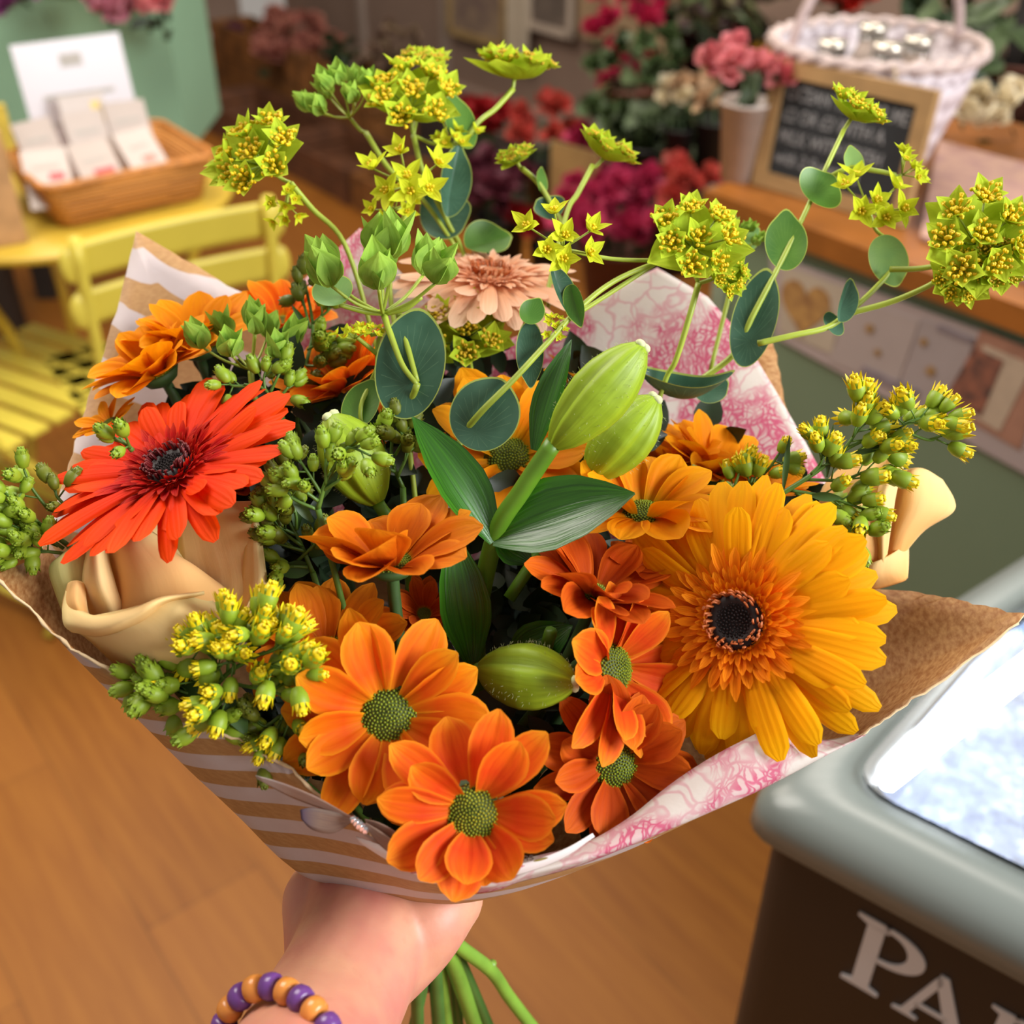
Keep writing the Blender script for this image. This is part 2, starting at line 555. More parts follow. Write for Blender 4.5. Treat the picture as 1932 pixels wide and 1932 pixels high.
for k in (0, 1):
    pts = []
    for i in range(96):
        a = 2 * math.pi * i / 96
        rr = .155 + .005 * math.cos(14 * a + k * math.pi)
        pts.append(bc + Vector((rr * math.cos(a), rr * math.sin(a), H + .005 * math.sin(14 * a + k * math.pi))))
    tube(mb, pts, .0065, 6, cyc=True)
mb.build('braided_rim', mat('rim_white', 'c9b4ae', .6, .15, 60), bk)
mb = MB()
hp = [bc + Vector((.15 * math.cos(a) * math.cos(.35), .15 * math.cos(a) * math.sin(.35), H - .02 + .17 * math.sin(a))) for a in [math.pi * i / 24 for i in range(25)]]
tube(mb, hp, .0075, 8)
mb.build('handle', mat('handle_white', 'c2aaa6', .6, .15, 60), bk)
GL = NT('clear_glass')
GL.b.inputs['Transmission Weight'].default_value = .9
GL.b.inputs['Roughness'].default_value = .03
GL.b.inputs['Base Color'].default_value = srgb('efe6da')
GLASS = GL.m
for k, (dx, dy, r, h, lab) in enumerate([(-.06, .02, .034, .165, 'clear glass jar at the left in the white wicker basket'), (.005, -.045, .036, .175, 'clear glass jar at the front of the white wicker basket'), (.07, .02, .034, .17, 'clear glass jar at the right in the white wicker basket'), (.01, .06, .034, .18, 'clear glass jar at the back of the white wicker basket')]):
    c = bc + Vector((dx, dy, .014))
    t_ = thing('glass_jar', lab, 'jar', c, 'glass jars in the basket')
    mb = MB()
    lathe(mb, [(.001, 0), (r, 0), (r, h * .75), (r * .6, h * .9), (r * .62, h), (r * .56, h), (r * .54, h * .9), (r * .93, h * .74), (r * .93, .004), (.001, .004)], 20, Matrix.Translation(c))
    mb.build('glass_body', GLASS, t_)
    mb = MB()
    lathe(mb, [(.001, h), (r * .66, h), (r * .66, h + .012), (.001, h + .012)], 16, Matrix.Translation(c))
    mb.build('lid', mat('lid_silver', 'd9d2c4', .25, .05, metal=.8), t_)

# chalkboard leaning on the basket
N = (CM @ Vector((.18, -.12, 1)))
N = Vector((-.62, -.72, .22)).normalized()
cq = [(1446, 168), (1742, 212), (1695, 440), (1420, 345)]
p0 = G(1422, 345, .921)
BXn = Vector((-.66, -.62, .30)); 
e = (G(1690, 425, .921) - p0).normalized()
N = e.cross(Vector((0, 0, 1))).normalized() * 1.0
N = (N + Vector((0, 0, .10))).normalized()
up = N.cross(e).normalized()
if up.z < 0: up = -up
Wb, Hb = .262, .185
cbd = thing('chalkboard', 'small wood framed chalkboard with white handwriting leaning on the white basket', 'chalkboard', p0 + e * Wb / 2)
MBd = Matrix.Translation(p0) @ Matrix((e, up, e.cross(up))).transposed().to_4x4()
FRM = mat('chalkboard_frame_wood', 'a98658', .5, .1, 30)
fw = .023
for (x0, x1, y0, y1) in ((0, Wb, 0, fw), (0, Wb, Hb - fw, Hb), (0, fw, fw, Hb - fw), (Wb - fw, Wb, fw, Hb - fw)):
    mb = MB(); box(mb, MBd @ Matrix.Translation(((x0 + x1) / 2, (y0 + y1) / 2, 0)), x1 - x0, y1 - y0, .014)
    bev(mb.build('frame', FRM, cbd, smooth=False), .002)
mb = MB(); box(mb, MBd @ Matrix.Translation((Wb / 2, Hb / 2, -.002)), Wb - fw, Hb - fw, .006)
mb.build('slate', mat('slate_black', '23272b', .75, .15, 20), cbd, smooth=False)
CHALK = mat('chalk', '9a9a9c', .9, .2, 150)
for k, tx in enumerate(('OCEAN TEA FOR ME', '£2 OR £3 WITH A', 'MILK WITH FRESH', 'with 2 Sugars £3')):
    text_mesh('chalk_writing', tx, .027, CHALK, cbd, Matrix.Translation(-WL[cbd.name]) @ MBd @ Matrix.Translation((.030, Hb - .052 - k * .031, .0016)) @ Matrix.Diagonal((.80, 1, 1, 1)), offset=.0003, shear=.1)
mb = MB()
for s in (.25, .75):
    a = MBd @ Vector((Wb * s, Hb, 0)); b = bc + Vector((0, 0, H)) + (a - bc - Vector((0, 0, (a - bc).z))).normalized() * .155
    tube(mb, smooth([a, a.lerp(b, .5) + Vector((0, 0, .01)), b], 4), .0018, 6)
mb.build('hanging_string', mat('string_jute', 'b09a78', .8), cbd)

# white pot with pink blooms, papers, etc -- generic flower bunches for the shop
LEAFBG = [mat('leaf_bg_%d' % i, c, .55, .25, 25) for i, c in enumerate(('2f4020', '44562c', '55653a'))]
def bloom_mesh(mb, c, r, m=0, rg=rnd):
    for k in range(2):
        n = 6
        for i in range(n):
            M = frame(c, Vector((rg.uniform(-.6, .6), rg.uniform(-1, -.1), rg.uniform(.2, 1))), rg.uniform(0, 6))
            petal(mb, M @ Matrix.Rotation(2 * math.pi * i / n, 4, 'Z'), r, r * .9, 0, 25 + 30 * k, 20, .4, 'daisy', 3, 2, m=m)
def bunch(name, label, cat, c, rad, bm, nb, br, nleaf=30, base=None, basem=None, fol=0, group=None, flat=.7, seed=1, stems=True, spike=False):
    rg = random.Random(seed)
    t_ = thing(name, label, cat, base or c, group)
    mb = MB()
    for k in range(nb):
        d = Vector((rg.gauss(0, 1), rg.gauss(0, 1), rg.gauss(0, 1))).normalized() * rad * rg.uniform(.5, 1)
        d.z *= flat
        if d.z < 0 and not spike: d.z *= .4
        bloom_mesh(mb, c + d, br * rg.uniform(.7, 1.2), rg=rg)
    mb.build('blooms', bm, t_, kind='stuff')
    if nleaf:
        mb = MB()
        for k in range(nleaf):
            d = Vector((rg.gauss(0, 1), rg.gauss(0, 1), rg.gauss(0, .8))).normalized()
            p = c + Vector((d.x, d.y, d.z * flat - .5)) * rad * rg.uniform(.4, .95)
            petal(mb, frame(p, d + Vector((0, 0, .5)), rg.uniform(0, 6)), rad * .5, rad * .22, 0, 10, -25, .2, 'ovate', 4, 2)
        mb.build('foliage', LEAFBG[fol], t_, kind='stuff')
    if base is not None:
        h = max(.08, (c.z - base.z) * .72)
        r = min(rad * .62, .13)
        mb = MB()
        lathe(mb, [(.001, 0), (r * .72, 0), (r, h), (r * 1.04, h), (r * 1.04, h * .96), (r * .95, h * .95), (r * .7, .01), (.001, .01)], 24, Matrix.Translation(base))
        mb.build('pot', basem, t_)
        mb = MB()
        for k in range(7):
            d = Vector((rg.uniform(-1, 1), rg.uniform(-1, 1), 0)) * r * .6
            tube(mb, [base + Vector((0, 0, h * .3)) + d * .5, c + d], .003, 5)
        mb.build('stems', LEAFBG[1], t_)
    return t_
FM = lambda n, c, c2=None: mat('bloom_' + n, c, .55, .2, 30, trans=.2, c2=c2)
PINK = FM('salmon_pink', 'c9636b', 'e09090'); FUCH = FM('fuchsia', 'a8234d', 'c43a62'); RED = FM('red', '8d0f16', 'b01c22')
WINE = FM('wine', '57202e', '70303f'); PEACH = FM('dusty_peach', 'b87a66', 'a06056'); CREAM = FM('cream', 'd8c9a4', 'e8dcc0')
PURP = FM('purple', '5d2452', '7a3a68'); ROSEP = FM('rose_pink', 'b0687c', 'c88894'); YELB = FM('yellow', 'c79a24', 'dab13a'); CRIM = FM('crimson', 'a01038', 'b8204a')
CORAL = FM('coral', 'c4403a', 'b05040')
POTW = mat('pot_white', 'c4b6ac', .4, .04); POTB = mat('bucket_black', '191513', .5, .1); POTR = mat('pot_brown', '6d3e2c', .6, .1)
bunch('potted_pink_flowers', 'pink blooms in a small white pot beside the chalkboard on the counter', 'potted flowers', G(1392, 345, .921) + Vector((0, .01, .165)), .062, PINK, 12, .03, 8, G(1392, 335, .921), POTW, seed=3)
bunch('cream_flower_head', 'cream white blossoms lying on the wooden counter beside the wicker basket', 'flowers', G(1835, 262, .921) + Vector((0, 0, .05)), .065, CREAM, 14, .03, 6, seed=4)
mb = MB()
prism(mb, [G(1735, 452, .922), G(1770, 270, .922), G(1990, 330, .922), G(1990, 560, .922)], Vector((0, 0, .006)))
tag(mb.build('wrapping_paper_stack', mat('paper_pinkish', 'b9927c', .6, .08, 40, c2='a47c74'), smooth=False), 'stack of pinkish printed paper on the right end of the wooden counter', 'paper')
for i, (px, py, r) in enumerate(((1390, 170, 0),)):
    pass
# ---------------------------------------------------------------- yellow bistro table and chair
YP = mat('yellow_paint', 'd2bf48', .4, .04, 8)
YPD = mat('yellow_paint_table', 'c9a838', .4, .06, 8)
tc = Vector((-.93, 2.25, 0))
tb = thing('bistro_table', 'round yellow metal bistro table under the wicker tray of packets', 'table', tc)
mb = MB(); lathe(mb, [(.001, .702), (.342, .702), (.35, .706), (.35, .716), (.342, .72), (.001, .72)], 64, Matrix.Translation(tc))
mb.build('table_top', YPD, tb)
for k in range(3):
    a = R(-115 + 120 * k)
    d = Vector((math.cos(a), math.sin(a), 0))
    mb = MB(); tube(mb, smooth([tc + d * .30 + Vector((0, 0, .70)), tc + d * .2 + Vector((0, 0, .4)), tc + d * .33 + Vector((0, 0, .01))], 6), .012, 8)
    mb.build('leg', YPD, tb)
def chair_at(loc, rz, label):
    ch = thing('bistro_chair', label, 'chair', loc)
    M = Matrix.Translation(loc) @ Matrix.Rotation(rz, 4, 'Z')
    T = Matrix.Translation
    for k, (z, h, tilt) in enumerate(((.800, .062, 8), (.720, .062, 8))):
        mb = MB()
        rows = []
        for zz in (-h / 2, 0, h / 2):
            rows.append([M @ Vector((x, .03 * math.cos(x / .2 * 1.2) - .022 - zz * .14, z + zz)) for x in (-.18, -.09, 0, .09, .18)])
        patch(mb, rows, 5, 3)
        solid(mb.build('back_slat', YP, ch), .006)
    for s in (-1, 1):
        mb = MB(); tube(mb, smooth([M @ Vector((s * .165, -.02, .845)), M @ Vector((s * .165, 0, .62)), M @ Vector((s * .165, .03, .46)), M @ Vector((s * .165, .36, .01))], 5), .011, 8)
        mb.build('leg', YP, ch)
        mb = MB(); tube(mb, [M @ Vector((s * .148, .40, .45)), M @ Vector((s * .148, .02, .01))], .010, 8)
        mb.build('leg', YP, ch)
        # rounded end tab of each slat
        for z in (.80, .72):
            mb = MB(); ball(mb, M @ T((s * .18, -.012, z)), .016, .006, .031, 10, 6)
            mb.build('slat_end', YP, ch)
    for k in range(7):
        y = .05 + k * .056
        mb = MB(); box(mb, M @ T((0, y, .455)), .37, .042, .008)
        bev(mb.build('seat_slat', YP, ch, smooth=False), .002)
    for y, z in ((.33, .05), (.05, .05), (.2, .235)):
        mb = MB(); tube(mb, [M @ Vector((-.18, y, z)), M @ Vector((.18, y, z))], .008, 8)
        mb.build('stretcher', YP, ch)
    return ch
cm = (Vector((-.705, 1.702, 0)) + Vector((-.40, 1.852, 0))) / 2
chair_at(Vector((-.565, 1.79, 0)), R(35), 'yellow slatted folding bistro chair pushed up to the yellow table')

chair_at(Vector((-1.07, 1.74, 0)), R(-30), 'yellow slatted chair mostly out of frame, its seat showing at the left edge')
# wicker tray with packets
WICO = weave_mat('honey_wicker', 'cf8a3c', '8e5518', 30, 10)
a0, a1 = G(118, 432, .724), G(392, 372, .724)
e1 = (a1 - a0).normalized(); e2 = Vector((-e1.y, e1.x, 0))
tl = (a1 - a0).length
tr = thing('wicker_tray', 'honey coloured rectangular wicker tray full of packets on the yellow table', 'basket', a0 + e1 * tl / 2 + e2 * .12)
def trm(x, y, z): return a0 + e1 * x + e2 * y + Vector((0, 0, z))
TD = .25
mb = MB()
def ring(o, z, r=.03):
    out = []
    for (cx, cy, a) in ((tl + o - r, TD + o - r, 0), (-o + r, TD + o - r, 90), (-o + r, -o + r, 180), (tl + o - r, -o + r, 270)):
        for k in range(5):
            t = R(a + k * 22.5)
            out.append(trm(cx + r * math.cos(t), cy + r * math.sin(t), z))
    return out
rings = [ring(0, 0), ring(.012, .045), ring(.026, .085), ring(.02, .086), ring(.006, .045), ring(-.008, .01)]
n = len(rings[0]); v, f, uv = [], [], []
for i, r_ in enumerate(rings):
    for j, p in enumerate(r_):
        v.append(p); uv.append((j / n * 1.4, i / 3))
for i in range(len(rings) - 1):
    for j in range(n):
        f.append([i * n + j, i * n + (j + 1) % n, (i + 1) * n + (j + 1) % n, (i + 1) * n + j])
f.append([5 * n + j for j in range(n)]); f.append([j for j in range(n)][::-1])
mb.add(v, f, uv)
mb.build('woven_body', WICO, tr)
mb = MB(); tube(mb, ring(.024, .086), .007, 8, cyc=True)
mb.build('rim', mat('rim_honey', 'c67e33', .5, .2, 50), tr)

PAPW = mat('packet_white', 'b5a79e', .35, .03, 10)
PRED = mat('print_red', 'b4464a', .5, .1); PGRY = mat('print_grey', 'a9a39b', .6, .05); PYEL = mat('print_yellow', 'dcc06a', .5)
SHEET = mat('sheet_white', 'bfb8bc', .3, .02, 5)
def tilted(name, label, cat, x, y, z, wd, h, lean, yaw, m, marks=(), th=.003, group=None):
    ex = Matrix.Rotation(R(yaw), 3, 'Z') @ e1
    ey = Vector((-ex.y, ex.x, 0))
    uv_ = (Vector((0, 0, math.cos(R(lean)))) + ey * math.sin(R(lean)))
    nn = uv_.cross(ex).normalized() * -1
    p = trm(x, y, z)
    t_ = thing(name, label, cat, p, group)
    Mx = Matrix.Translation(p) @ Matrix((ex, uv_, ex.cross(uv_))).transposed().to_4x4()
    mb = MB(); box(mb, Mx @ Matrix.Translation((0, h / 2, 0)), wd, h, th)
    mb.build('sheet', m, t_, smooth=False)
    for (cx, cy, sx, sy, mm, nm) in marks:
        mb = MB(); box(mb, Mx @ Matrix.Translation((cx * wd, cy * h, th / 2 + .0004)), sx * wd, sy * h, .0006)
        mb.build(nm, mm, t_, smooth=False)
    return t_
lines = [(0, .60, .66, .035, PGRY, 'text_line'), (0, .48, .4, .02, PGRY, 'text_line'), (-.05, .40, .6, .02, PGRY, 'text_line'), (0, .32, .5, .02, PGRY, 'text_line'), (0, .85, .2, .09, PGRY, 'crest')]
tilted('notice_sheet', 'tall white printed sheet standing upright at the back of the wicker tray', 'notice', .160, .235, .015, .215, .26, 12, -3, SHEET, lines)
pk = [(.0, .02, -16, 'white packet with a red mark at the left front of the tray', [(.2, .52, .34, .12, PRED, 'red_mark'), (0, .7, .6, .06, PGRY, 'text_line')]),
      (.11, .015, 6, 'white packet with a dark red mark in the middle front of the tray', [(.1, .45, .5, .1, PRED, 'red_mark'), (0, .68, .6, .06, PGRY, 'text_line')]),
      (.215, .04, 14, 'white packet with a faint coral mark at the right front of the tray', [(.1, .45, .35, .12, mat('print_coral', 'cf8273', .5), 'coral_mark'), (0, .7, .5, .06, PGRY, 'text_line')])]
for x, y, yaw, lab, mk in pk:
    tilted('seed_packet', lab, 'packet', x, y, .035, .082, .115, 40, yaw, PAPW, mk, .006, 'packets in the wicker tray')
pk2 = [(.035, .10, 12, 'white packet behind the left front one in the tray'), (.125, .10, 2, 'white packet behind the middle front one in the tray'), (.21, .125, -8, 'white packet behind the right front one in the tray')]
for x, y, yaw, lab in pk2:
    tilted('seed_packet', lab, 'packet', x, y, .05, .08, .125, 26, yaw, PAPW, [(0, .7, .6, .05, PGRY, 'text_line'), (0, .5, .5, .05, PGRY, 'text_line')], .006, 'packets in the wicker tray')
tilted('packet_with_yellow_print', 'narrow white packet with yellow flower print in the middle of the tray', 'packet', .145, .16, .04, .09, .15, 22, 0, PAPW, [(.28, .75, .2, .28, PYEL, 'flower_print')], .006)

# kraft paper bag with card at the left edge
bg = thing('kraft_gift_bag', 'brown kraft bag with white card and wooden spoon at the left end of the table', 'bag', Vector((-1.02, 2.06, .722)))
KB = mat('bag_kraft', 'b98d5e', .7, .1, 30)
M = Matrix.Translation((-.945, 1.99, .722)) @ Matrix.Rotation(R(30), 4, 'Z')
mb = MB(); box(mb, M @ Matrix.Translation((-.045, 0, .10)), .16, .07, .20); bev(mb.build('bag_body', KB, bg, smooth=False), .006)
mb = MB(); box(mb, M @ Matrix.Translation((-.01, .075, .15)) @ Matrix.Rotation(R(-14), 4, 'X'), .09, .004, .30); mb.build('card', SHEET, bg, smooth=False)
mb = MB(); ball(mb, M @ Matrix.Translation((-.0, .10, .335)), .024, .01, .024, 12, 8)
tube(mb, [M @ Vector((.0, .10, .32)), M @ Vector((.05, .075, .10))], [.011, .008], 8)
mb.build('wooden_spoon', mat('peg_wood', 'c99a5c', .5, .1), bg)
mb = MB(); box(mb, M @ Matrix.Translation((.055, .11, .17)), .028, .02, .08); mb.build('yellow_tag', mat('tag_yellow', 'c9b040', .5), bg, smooth=False)

# ---------------------------------------------------------------- green unit at the left, buckets, crates
def vpt(px, py, y): return PL(px, py, Vector((0, y, 0)), Vector((0, 1, 0)))
GY = 3.0
g1 = vpt(358, 290, GY); gz = g1.z
gt = vpt(322, -60, GY)
gu = thing('green_display_cupboard', 'pale green panelled cupboard at the left behind the wicker tray', 'cupboard', Vector((g1.x - .6, GY + .2, 0)))
tgm = tg_mat('pale_green_boards', '8cb494', '7da287', .12)
zt = vpt(235, 2, GY - .2).z - .02
for name, m, x0, x1, y0, y1, z0, z1 in (('panelled_front', tgm, -.62, .598, -.2, .2, gz, zt), ('top', mat('cupboard_top', '9ec2a2', .5), -.63, .60, -.21, .21, zt, zt + .02),
                                  ('leg', mat('cupboard_leg_dark', '2a2018', .7), -.60, -.54, -.18, -.12, 0, gz), ('leg', mat('cupboard_leg_dark', '2a2018', .7), -.60, -.54, .12, .18, 0, gz), ('leg', mat('cupboard_leg_dark', '2a2018', .7), -.06, 0, -.18, -.12, 0, gz), ('leg', mat('cupboard_leg_dark', '2a2018', .7), -.06, 0, .12, .18, 0, gz)):
    mb = MB(); box(mb, Matrix.Translation(((x0 + x1) / 2, (y0 + y1) / 2, (z0 + z1) / 2)), x1 - x0, y1 - y0, z1 - z0)
    o = mb.build(name, m, smooth=False, org=Vector((0, 0, 0))); o.parent = gu; bev(o, .003)
def at(px, py, v):                                  # point on the vertical plane v of the room
    return PL(px, py, BX * v, BX)
bunch('pink_hydrangea', 'mauve pink blooms on top of the pale green cupboard', 'flowers', vpt(235, -6, GY - .12), .11, ROSEP, 26, .045, 14, seed=11)
bunch('salmon_tulips', 'salmon pink blooms at the right end of the green cupboard top', 'flowers', vpt(296, 0, GY - .15), .05, PINK, 6, .04, 3, seed=12)
bunch('violet_blooms', 'dark violet blooms at the top left corner above the green cupboard', 'flowers', vpt(10, -8, GY - .12), .08, PURP, 12, .04, 5, seed=13)

CR = mat('crate_wood', '8f5c2c', .6, .25, 14); CRD = mat('crate_wood_dark', '6b4126', .7, .2, 14)
def crate(u0, u1, v0, v1, z0, z1, label, m=CR, group='wooden flower crates'):
    c = thing('wooden_crate', label, 'crate', RM((u0 + u1) / 2, (v0 + v1) / 2, z0), group)
    h = (z1 - z0 - .02) / 2
    for k in range(2):
        a = z0 + .005 + k * (h + .012)
        mb = MB(); rbox(mb, u0, u1, v0, v0 + .014, a, a + h); bev(mb.build('front_plank', m, c, smooth=False), .003)
        mb = MB(); rbox(mb, u0, u1, v1 - .014, v1, a, a + h); mb.build('back_plank', m, c, smooth=False)
        mb = MB(); rbox(mb, u0, u0 + .014, v0, v1, a, a + h); mb.build('side_plank', m, c, smooth=False)
        mb = MB(); rbox(mb, u1 - .014, u1, v0, v1, a, a + h); mb.build('side_plank', m, c, smooth=False)
    mb = MB(); rbox(mb, u0, u1, v0, v1, z0, z0 + .012); mb.build('bottom_board', m, c, smooth=False)
    for uu in (u0 + .02, u1 - .06):
        mb = MB(); rbox(mb, uu, uu + .04, v0 - .008, v0, z0, z1); mb.build('batten', m, c, smooth=False)
    return c
# stepped stand
SV0, SV1 = 2.08, 2.45
us = [at(x, 400, SV0).dot(AX) for x in (395, 540, 665, 790)]
labs = ['lower wooden crate nearest the pale green cupboard', 'lower wooden crate in the middle of the front row', 'lower wooden crate at the right of the front row']
zl = at(560, 275, SV0).z
for k in range(3):
    crate(us[k] + .01, us[k + 1] - .01, SV0, SV1 - .05, 0, zl, labs[k] + ' on the floor', CRD if k != 2 else CR)
us2 = [at(x, 150, SV1).dot(AX) for x in (408, 560, 700)]
zb, ztp = at(480, 185, SV1).z, at(560, 110, SV1).z
rb = rbox(MB(), us2[0] - .3, us2[2] + 1.5, SV1 - .02, C0 - .03, 0, zb - .02).build('display_step', mat('step_dark', '3a2c24', .8, .15, 9), smooth=False)
tag(rb, 'dark low display step along the taupe wall under the upper crates', 'display step')
for k in range(2):
    crate(us2[k] + .01, us2[k + 1] - .01, SV1, SV1 + .22, zb - .018, ztp + .02, ('upper wooden crate holding dusty peach flowers', 'upper wooden crate holding dusky green and pink flowers')[k])
def b2(px, py, v, *a, **k): return at(px, py, v)
bunch('dusty_peach_flowers', 'dusty peach pink blooms spilling from the upper crate', 'flowers', at(560, 85, SV1 + .1), .2, PEACH, 46, .055, 20, seed=21)
bunch('violet_flowers', 'small violet blooms at the left end of the upper crate', 'flowers', at(442, 65, SV1 + .1), .07, PURP, 10, .035, 8, seed=22)
bunch('green_filler', 'dark green foliage in the upper right crate', 'foliage', at(645, 105, SV1 + .12), .11, LEAFBG[0], 10, .04, 34, seed=23)
bunch('dusky_pink_filler', 'dusky pink grassy blooms at the right of the upper crates', 'flowers', at(745, 105, SV1 + .12), .16, mat('bloom_dusk', '6e5048', .6, .3, 40, c2='7c6a4c'), 30, .035, 24, seed=24)
bb = at(376, 215, 2.25)
bunch('bucket_of_red_flowers', 'tall black bucket of red flowers between the green cupboard and the crates', 'bucket', bb + Vector((0, 0, .31)), .085, RED, 10, .05, 10, bb, POTB, seed=25)
mb = MB(); rbox(mb, *(lambda u: (u - .22, u + .12))(bb.dot(AX)), 2.1, 2.4, 0, bb.z - .002)
tag(mb.build('plinth_box', mat('box_pinkbrown', '8d6f62', .7, .1, 6), smooth=False), 'pinkish brown box on the floor carrying the black flower bucket', 'box')

# pictures, shelves and trim at the back wall
WD = at(1000, 100, C0 - .05)
def wallbox(name, label, cat, q, dv, m, inner=None, th=.02):
    us_ = [at(x, y, dv) for x, y in q]
    u0_, u1_ = min(p.dot(AX) for p in us_), max(p.dot(AX) for p in us_)
    z0_, z1_ = max(.01, min(p.z for p in us_)), max(p.z for p in us_)
    t_ = thing(name, label, cat, RM((u0_ + u1_) / 2, dv, z0_))
    fr = .03
    for (a, b, c, d) in ((u0_, u1_, z0_, z0_ + fr), (u0_, u1_, z1_ - fr, z1_), (u0_, u0_ + fr, z0_, z1_), (u1_ - fr, u1_, z0_, z1_)):
        mb = MB(); rbox(mb, a, b, dv - th, dv, c, d); mb.build('frame', m, t_, smooth=False)
    mb = MB(); rbox(mb, u0_, u1_, dv - th * .6, dv, z0_, z1_); mb.build('picture', inner or WALLM, t_, smooth=False)
    return t_
PICM = mat('picture_muted', '8f7a62', .6, .25, 9, c2='6d5a52')
wallbox('picture_frame', 'gold framed muted picture standing against the back wall above the pale flower heads', 'picture', [(845, -120), (960, 95)], C0 - .04, mat('gilt_frame', 'a98c5c', .5, .2), PICM)
wallbox('picture_frame', 'pale framed picture at the back wall left of the crimson flowers', 'picture', [(1000, -90), (1085, 75)], C0 - .04, TRIM, mat('picture_grey', '6f6258', .6, .2, 9))
wallbox('white_shelf_back', 'tall pale board leaning between the two pictures at the back wall', 'board', [(962, -100), (998, 120)], C0 - .06, mat('board_pale', 'b5a793', .6, .05), mat('board_pale2', 'b5a793', .6, .05))
wallbox('picture_frame', 'brown framed print hanging low behind the crimson flowers', 'picture', [(1100, -60), (1290, 120)], C0 - .04, mat('frame_tan', '9a8062', .6, .1), mat('picture_tan', 'a08666', .6, .12, 12))
o = rbox(MB(), at(650, 40, C0).dot(AX), at(1290, 100, C0).dot(AX), C0 - .06, C0, at(900, 180, C0).z - .02, at(900, 165, C0).z).build('trim_1', mat('trim_taupe', '9b8476', .6), smooth=False); o['kind'] = 'structure'
for k, x in enumerate((690, 845)):
    uu = at(x, 60, C0).dot(AX)
    o = rbox(MB(), uu - .02, uu + .02, C0 - .03, C0, .12, 1.8).build('trim_%d' % (k + 2), mat('trim_taupe_b', '9d8b7e', .6), smooth=False); o['kind'] = 'structure'

# flower stand in the middle
def fb(name, label, px, py, v, r, m, nb, br, nl, seed, potm=None, py0=None, **k):
    c = at(px, py, v)
    base = None
    if potm:
        base = at(px, py0, v)
        if base.z < 0: base.z = 0.0
    return bunch(name, label, 'flowers', c, r, m, nb, br, nl, base, potm, seed=seed, group='shop flowers in the middle background', **k)
V1, V2, V3 = 2.05, 2.35, 2.65
fb('red_rose_bunch', 'dark red roses behind the big lime flower head', 900, 225, V2, .12, RED, 16, .055, 14, 31, POTB, 420)
fb('coral_gerbera_bunch', 'coral and pink blooms in the centre of the shop display', 1030, 245, V1, .11, CORAL, 12, .05, 12, 32, POTB, 420)
fb('wine_red_flowers', 'dark wine red flowers in a black bucket', 945, 350, V1 - .2, .12, WINE, 16, .05, 12, 33, POTB, 540)
fb('crimson_snapdragons', 'tall crimson flower spikes in front of the tan picture', 1180, 85, V2, .13, CRIM, 16, .05, 26, 34, POTR, 330, spike=True, flat=1.7, fol=1)
fb('fuchsia_carnations', 'bright fuchsia blooms low behind the yellow flower heads', 1155, 400, V1 - .25, .14, FUCH, 34, .05, 14, 35, POTR, 600)
fb('rose_pink_stocks', 'fuchsia pink blooms above the carnations', 1120, 300, V1 - .1, .1, FUCH, 12, .045, 10, 36, POTR, 470)
fb('deep_red_carnations', 'deep red blooms left of the fuchsia carnations', 1035, 420, V1 - .15, .09, RED, 12, .045, 10, 37, POTB, 560)
fb('green_eucalyptus', 'green foliage sprays under the crimson flower spikes', 1210, 190, V1, .17, LEAFBG[1], 18, .04, 60, 38, POTB, 420, fol=1, flat=1.1)
fb('cream_roses', 'cream roses right of the crimson spikes', 1275, 195, V1 - .05, .06, CREAM, 8, .035, 12, 39, POTB, 340)
fb('pale_peach_roses', 'pale peach blooms beside the white pot', 1335, 175, V1, .07, mat('bloom_palepeach', 'bf9a74', .6, .2, 30), 10, .035, 14, 40, POTB, 340)
fb('wine_dahlia', 'dark wine dahlias on the shelf at the upper right of the display', 1318, 85, V3, .09, CRIM, 8, .06, 18, 41, POTB, 200)
fb('mauve_flowers', 'mauve and green blooms at the top of the flower shelf', 1360, 5, V3, .2, mat('bloom_mauve', '553b48', .6, .3, 30, c2='6d6a3a'), 30, .05, 46, 42, POTB, 170, fol=1)
fb('yellow_button_flowers', 'yellow blooms behind the pink flowers in the white pot', 1425, 120, V3, .06, YELB, 10, .04, 10, 43, POTB, 260)
fb('dark_red_berries', 'red blooms low beside the counter end', 1305, 350, V1 - .1, .09, CORAL, 12, .04, 20, 44, POTR, 480)
fb('dark_greenery', 'dark green foliage low beside the counter end', 1255, 330, V1 + .05, .2, LEAFBG[0], 18, .05, 70, 45, POTB, 500, flat=1.1)
fb('greenery_mass', 'dark foliage filling the back of the flower display', 1290, 150, V3, .25, LEAFBG[0], 16, .06, 90, 46, POTB, 340, flat=1.0)
fb('red_poppy_flowers', 'scarlet blooms above the white wicker basket', 1600, -10, V3 - .2, .09, mat('bloom_scarlet', 'c8281c', .5, .1), 14, .06, 6, 47, POTB, 150)
fb('leafy_plant', 'green leafy plant at the top right behind the wicker basket', 1885, 40, 2.3, .24, LEAFBG[0], 16, .06, 110, 48, POTR, 220, fol=1, flat=.9)
cb = thing('cardboard_sign', 'plain tan card in a black bucket among the wine red flowers', 'card', at(1060, 380, V1 - .3))
mb = MB(); q = [at(x, y, V1 - .22) for x, y in ((1040, 265), (1130, 290), (1120, 430), (1035, 420))]; prism(mb, q, BX * .004)
mb.build('card_face', mat('card_tan', '9c7c4c', .6, .15, 10), cb, smooth=False)
for k, (x, lab) in enumerate(((1075, 'low brown crate in the centre behind the bouquet'), (1165, 'low brown crate right of the centre behind the bouquet'))):
    u = at(x, 520, V1 - .3).dot(AX)
    crate(u - .06, u + .07, V1 - .42 - k * .03, V1 - .24 - k * .03, 0, .18, lab)
